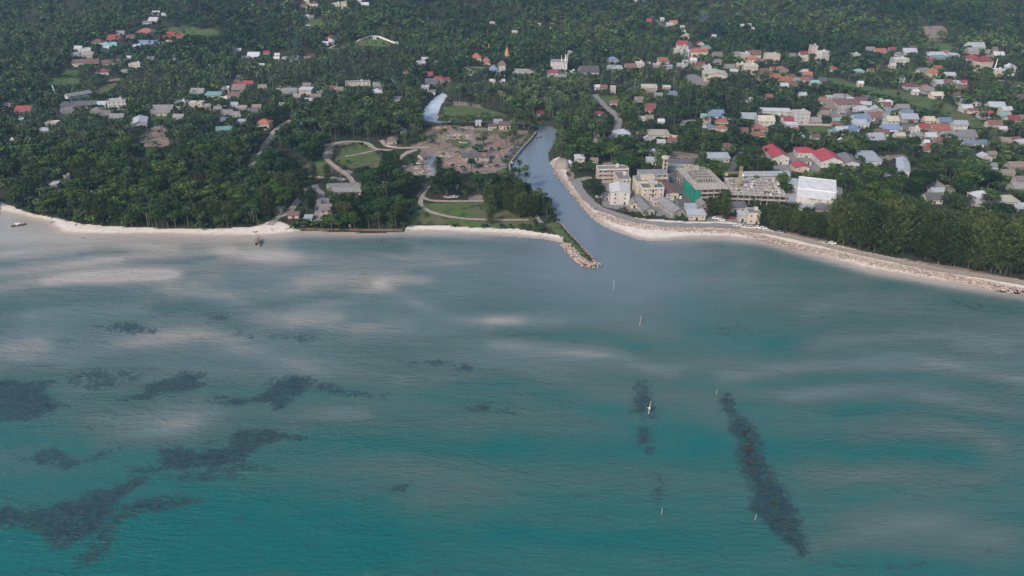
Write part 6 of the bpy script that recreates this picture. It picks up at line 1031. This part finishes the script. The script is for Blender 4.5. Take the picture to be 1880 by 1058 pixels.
# keep the roofs, lanes and clearings that the camera sees over the trees in view
cap = np.full(n, 99.0); ang = np.arctan2(x, y)
def samples(P, st):
    P = np.array(P); lo, hi = P.min(0), P.max(0); X, Y = np.meshgrid(np.arange(lo[0], hi[0], st), np.arange(lo[1], hi[1], st)); X, Y = X.ravel(), Y.ravel(); k_ = in_poly(X, Y, [tuple(p) for p in P]); return [(a, c, st * .55, ground_z(a, c) + .3) for a, c in zip(X[k_], Y[k_])]
zt_ = []
tgt = [(cx, cy - hd * .6, hw * .95, gz + fc * hh) for (cx, cy, hw, hd, rot, hh, imp, gz, fc) in FOOT if imp]
for P, w in ROADS: tgt += [(p[0], p[1], w * .5, ground_z(p[0], p[1]) + .2) for p in P[::2]]
for ps in (LAWN, DIRT, PAVE):
    for P in ps: zt_ += samples(P, 7 if P[0][1] < 900 else 11)
zt_ += samples(W(CREEK_TOP, 0), 5)
own = lawn | dirt
for it, (cx, cy, hw, zv) in enumerate(tgt + zt_):
    Dh = math.hypot(cx, cy); s_ = (D < Dh - 1) & (D > Dh - 85) & (np.abs(ang - math.atan2(cx, cy)) < (hw + 1.8) / Dh)
    if it >= len(tgt): s_ &= ~own
    if s_.any(): cap[s_] = np.minimum(cap[s_], zv + (H - zv) * (Dh - D[s_]) / Dh - z[s_])
free = rng.uniform(size=n) < .03; cap = np.where(free | (kind == 'c'), 99, cap)
ch = kind.copy(); low = hgt > cap
ch = np.where(low & (kind == 'p') & (cap < 9), np.where(cap > 4.5, 'b', 's'), ch); ch = np.where(low & (kind == 'b') & (cap < 4.0), 's', ch); hgt = np.minimum(hgt, np.maximum(cap, 1.2)); ok = hgt > 1.5; ok &= ~((ch == 'p') & (hgt < 5))
x, y, z, hgt, kind, D, wsd, nz, town, palmz = [a[ok] for a in (x, y, z, hgt, ch, D, wsd, nz, town, palmz)]; print('trees', len(x), {k_: int((kind == k_).sum()) for k_ in 'pbcs'})
PXT = 940 + F * x / (y * cos(PITCH) + H * sin(PITCH)); PYT = 529 - F * (y * sin(PITCH) - H * cos(PITCH)) / (y * cos(PITCH) + H * sin(PITCH))
def place_of(px, py, sea):
    if px > 1375 and py > 395: return 'in the shoreline row right of the cream guesthouse'
    if px > 1010: return 'among the buildings right of the channel'
    if px > 760: return 'on the river point between inlet and channel'
    if px > 655: return 'in the dark thicket beside the bright lawn'
    if px > 545: return 'around the grey motel rows'
    if sea < 22: return 'in the front rank above the left beach'
    if px > 300: return 'in the woodland behind the middle of the left beach'
    return 'in the woodland behind the corner of the left beach'
singles = np.zeros(len(x), bool)
low_ = np.sin(x / 63 + 1.7 * np.sin(y / 90)) + np.sin(y / 55 + 1.9 * np.sin(x / 120 + 2)) + .5 * np.sin(x / 19 - y / 31)
TONE = ('mid green', 'dark bluish green', 'pale yellow-green', 'deep green', 'yellowish green', 'very dark', 'light olive')
def plant(name, cat, i, data, label, group, wide):
    o = empty(name, (x[i], y[i], z[i]), float(rng.uniform(0, 6.28)), label, cat, group); h = float(hgt[i]); 
    for nm, me in (('trunk', data[0]), ('crown', data[1])): q = link(nm, me, o); q.scale = (h * wide, h * wide, h)
infr = (PXT > -30) & (PXT < 1910)
for kd, lim in (('b', 300), ('p', 300), ('c', 300)):
    ids = np.where((kind == kd) & infr)[0]; ids = ids[np.argsort(D[ids] / np.maximum(hgt[ids], 5) ** .6)][:lim]; singles[ids] = True
    for i in ids:
        w_ = place_of(PXT[i], PYT[i], wsd[i])
        if kd == 'b': s = int(rng.choice((0, 2, 4, 6, 2) if low_[i] > .5 else (1, 3, 5, 0, 3) if low_[i] < -.6 else (0, 1, 2, 3, 4, 5, 6))); plant('broadleaf_tree', 'tree', i, BROAD[s], f'{TONE[s]} broadleaf tree {w_}', f'{TONE[s]} broadleaf trees {w_}', rng.uniform(.95, 1.35))
        elif kd == 'p': s = int(rng.integers(6)); a = 'tall' if hgt[i] > 13 else 'short'; plant('coconut_palm', 'palm', i, PALM[s], f'{a} coconut palm {w_}', f'{a} coconut palms {w_}', 14 / max(hgt[i], 9) if hgt[i] > 13 else 1.25)
        else: s = int(rng.integers(5)); plant('casuarina_tree', 'tree', i, CAS[s], f'feathery olive casuarina {w_}', f'casuarinas {w_}', rng.uniform(.8, 1.12))
def mass(name, sel, kd, mat, label, cat):
    Vs, Qs, Ts = [], [], []; o = 0; r = np.random.default_rng(3)
    for lv in (0, 1):
        ids_all = np.where(sel & ((D < 800) if lv == 0 else (D >= 800)))[0]; var = r.integers(len(LOD[kd, lv]), size=len(ids_all))
        for v, (V, Q, T) in enumerate(LOD[kd, lv]):
            ids = ids_all[var == v]; k_ = len(ids)
            if not k_: continue
            a = r.uniform(0, 6.283, k_); c, s = np.cos(a)[:, None], np.sin(a)[:, None]; h = hgt[ids][:, None]; w_ = h * (r.uniform(.95, 1.4, (k_, 1)) if kd != 'p' else 15 / np.maximum(h, 11))
            if kd == 'p': T0 = T
            X = (V[None, :, 0] * c - V[None, :, 1] * s) * w_ + x[ids][:, None]; Y = (V[None, :, 0] * s + V[None, :, 1] * c) * w_ + y[ids][:, None]; Z = V[None, :, 2] * h + z[ids][:, None]
            tt = (r.uniform(.5, 1.5, (k_, 1, 1)) * np.stack([1 + r.uniform(-.16, .22, (k_, 1)), np.ones((k_, 1)), 1 + r.uniform(-.2, .3, (k_, 1))], 2)) * T[None] * (1 + .20 * np.clip(low_[ids], -2, 2)[:, None, None] * np.array((1.15, .9, .5)))
            Vs.append(np.stack([X, Y, Z], 2).reshape(-1, 3)); Qs.append((Q[None] + (np.arange(k_) * len(V))[:, None, None] + o).reshape(-1, 4)); o += k_ * len(V); Ts.append(tt.reshape(-1, 3))
    if not Vs: return
    V, Q, T = np.concatenate(Vs), np.concatenate(Qs), np.concatenate(Ts); print(name, len(Q)); tag(link(name, mesh_np(name, V, Q, mat, T)), label, cat, kind='stuff')
mass('palm_grove', (kind == 'p') & ~singles, 'p', M_frond, 'coconut groves running back over the plain and hills', 'palm grove'); mass('woodland', (kind == 'b') & ~singles, 'b', M_leaf, 'dense green woodland over the plain and hills', 'woodland'); mass('undergrowth', (kind == 's') & ~singles, 's', M_leaf, 'low green shrubs and undergrowth', 'undergrowth')
# ------------------------------------------------------------------ light, air, sky
SUN_EL, SUN_AZ = R(38), R(216)          # compass angle of the sun seen from above, measured from +Y clockwise: behind the camera, to its left
sd_ = np.array((sin(SUN_AZ) * cos(SUN_EL), cos(SUN_AZ) * cos(SUN_EL), sin(SUN_EL)))
L = bpy.data.lights.new('sun', 'SUN'); L.energy = 1.75; L.angle = R(9); L.color = (1.0, 0.91, 0.82); so = bpy.data.objects.new('sun', L); COL.objects.link(so)
from mathutils import Vector
so.rotation_euler = Vector(tuple(-sd_)).to_track_quat('-Z', 'Y').to_euler(); so.location = (-200, -300, 400)
wd = bpy.data.worlds.new('World'); scene.world = wd; wd.use_nodes = True; nt = wd.node_tree; bg = nt.nodes['Background']; sk = nt.nodes.new('ShaderNodeTexSky'); sk.sky_type = 'NISHITA'; sk.sun_disc = False; sk.sun_elevation = SUN_EL; sk.sun_rotation = SUN_AZ; sk.air_density = 1.0; sk.dust_density = 2.0; sk.ozone_density = 1.0
nt.links.new(sk.outputs[0], bg.inputs[0]); bg.inputs[1].default_value = 0.10
hz = MB(); hzm = bpy.data.materials.new('haze_air'); hzm.use_nodes = True; nt = hzm.node_tree; nt.nodes.clear(); o_ = nt.nodes.new('ShaderNodeOutputMaterial'); pv = nt.nodes.new('ShaderNodeVolumePrincipled'); nt.links.new(pv.outputs[0], o_.inputs['Volume'])
pv.inputs['Color'].default_value = (0.45, 0.74, 1.0, 1); pv.inputs['Density'].default_value = 0.00009; pv.inputs['Anisotropy'].default_value = 0.0
hz.box(-3900, 3900, -1000, 4400, -8, 260, hzm); tag(hz.obj('haze'), kind='stuff')
smk = bpy.data.materials.new('smoke'); smk.use_nodes = True; nt = smk.node_tree; nt.nodes.clear(); o_ = nt.nodes.new('ShaderNodeOutputMaterial'); pv = nt.nodes.new('ShaderNodeVolumePrincipled'); nt.links.new(pv.outputs[0], o_.inputs['Volume']); pv.inputs['Color'].default_value = (.75, .85, 1, 1); ks = N(nt); tc = ks.n('TexCoord'); vm = ks.n('VectorMath', operation='DISTANCE'); nt.links.new(tc.outputs['Generated'], vm.inputs[0]); vm.inputs[1].default_value = (.5, .5, .42); ks.put(pv.inputs['Density'], ks.math('MULTIPLY', ks.math('MULTIPLY', ks.ramp(vm.outputs['Value'], .12, .46, 1, 0), ks.ramp(ks.noise(ks.pos(), .05, 3), .35, .65)), .02))
for px in ((1275, 58), (541, 112)):
    p = hit(*px); V, T = ico(3, 5, .25, .8); o = link('smoke', mesh_np('smoke', V * (1, 1, 0) * (10 + 8 * V[:, 2:]) + V * (0, 0, 18) + (0, 0, 22) + (V[:, 2:] + 1) * (9, 0, 0), T, smk)); o.location = (p[0], p[1], ground_z(p[0], p[1])); tag(o, 'thin bluish smoke drifting over the trees', 'smoke', kind='stuff')
scene.view_settings.view_transform = 'Standard'; scene.view_settings.look = 'None'; scene.view_settings.exposure = 0.80; scene.view_settings.gamma = 1.0
scene.render.engine = 'CYCLES'; cy_ = scene.cycles; cy_.max_bounces = 5; cy_.diffuse_bounces = 1; cy_.glossy_bounces = 2; cy_.transmission_bounces = 2; cy_.volume_bounces = 0; cy_.transparent_max_bounces = 4; cy_.use_denoising = True; cy_.sample_clamp_indirect = 4; cy_.use_adaptive_sampling = False
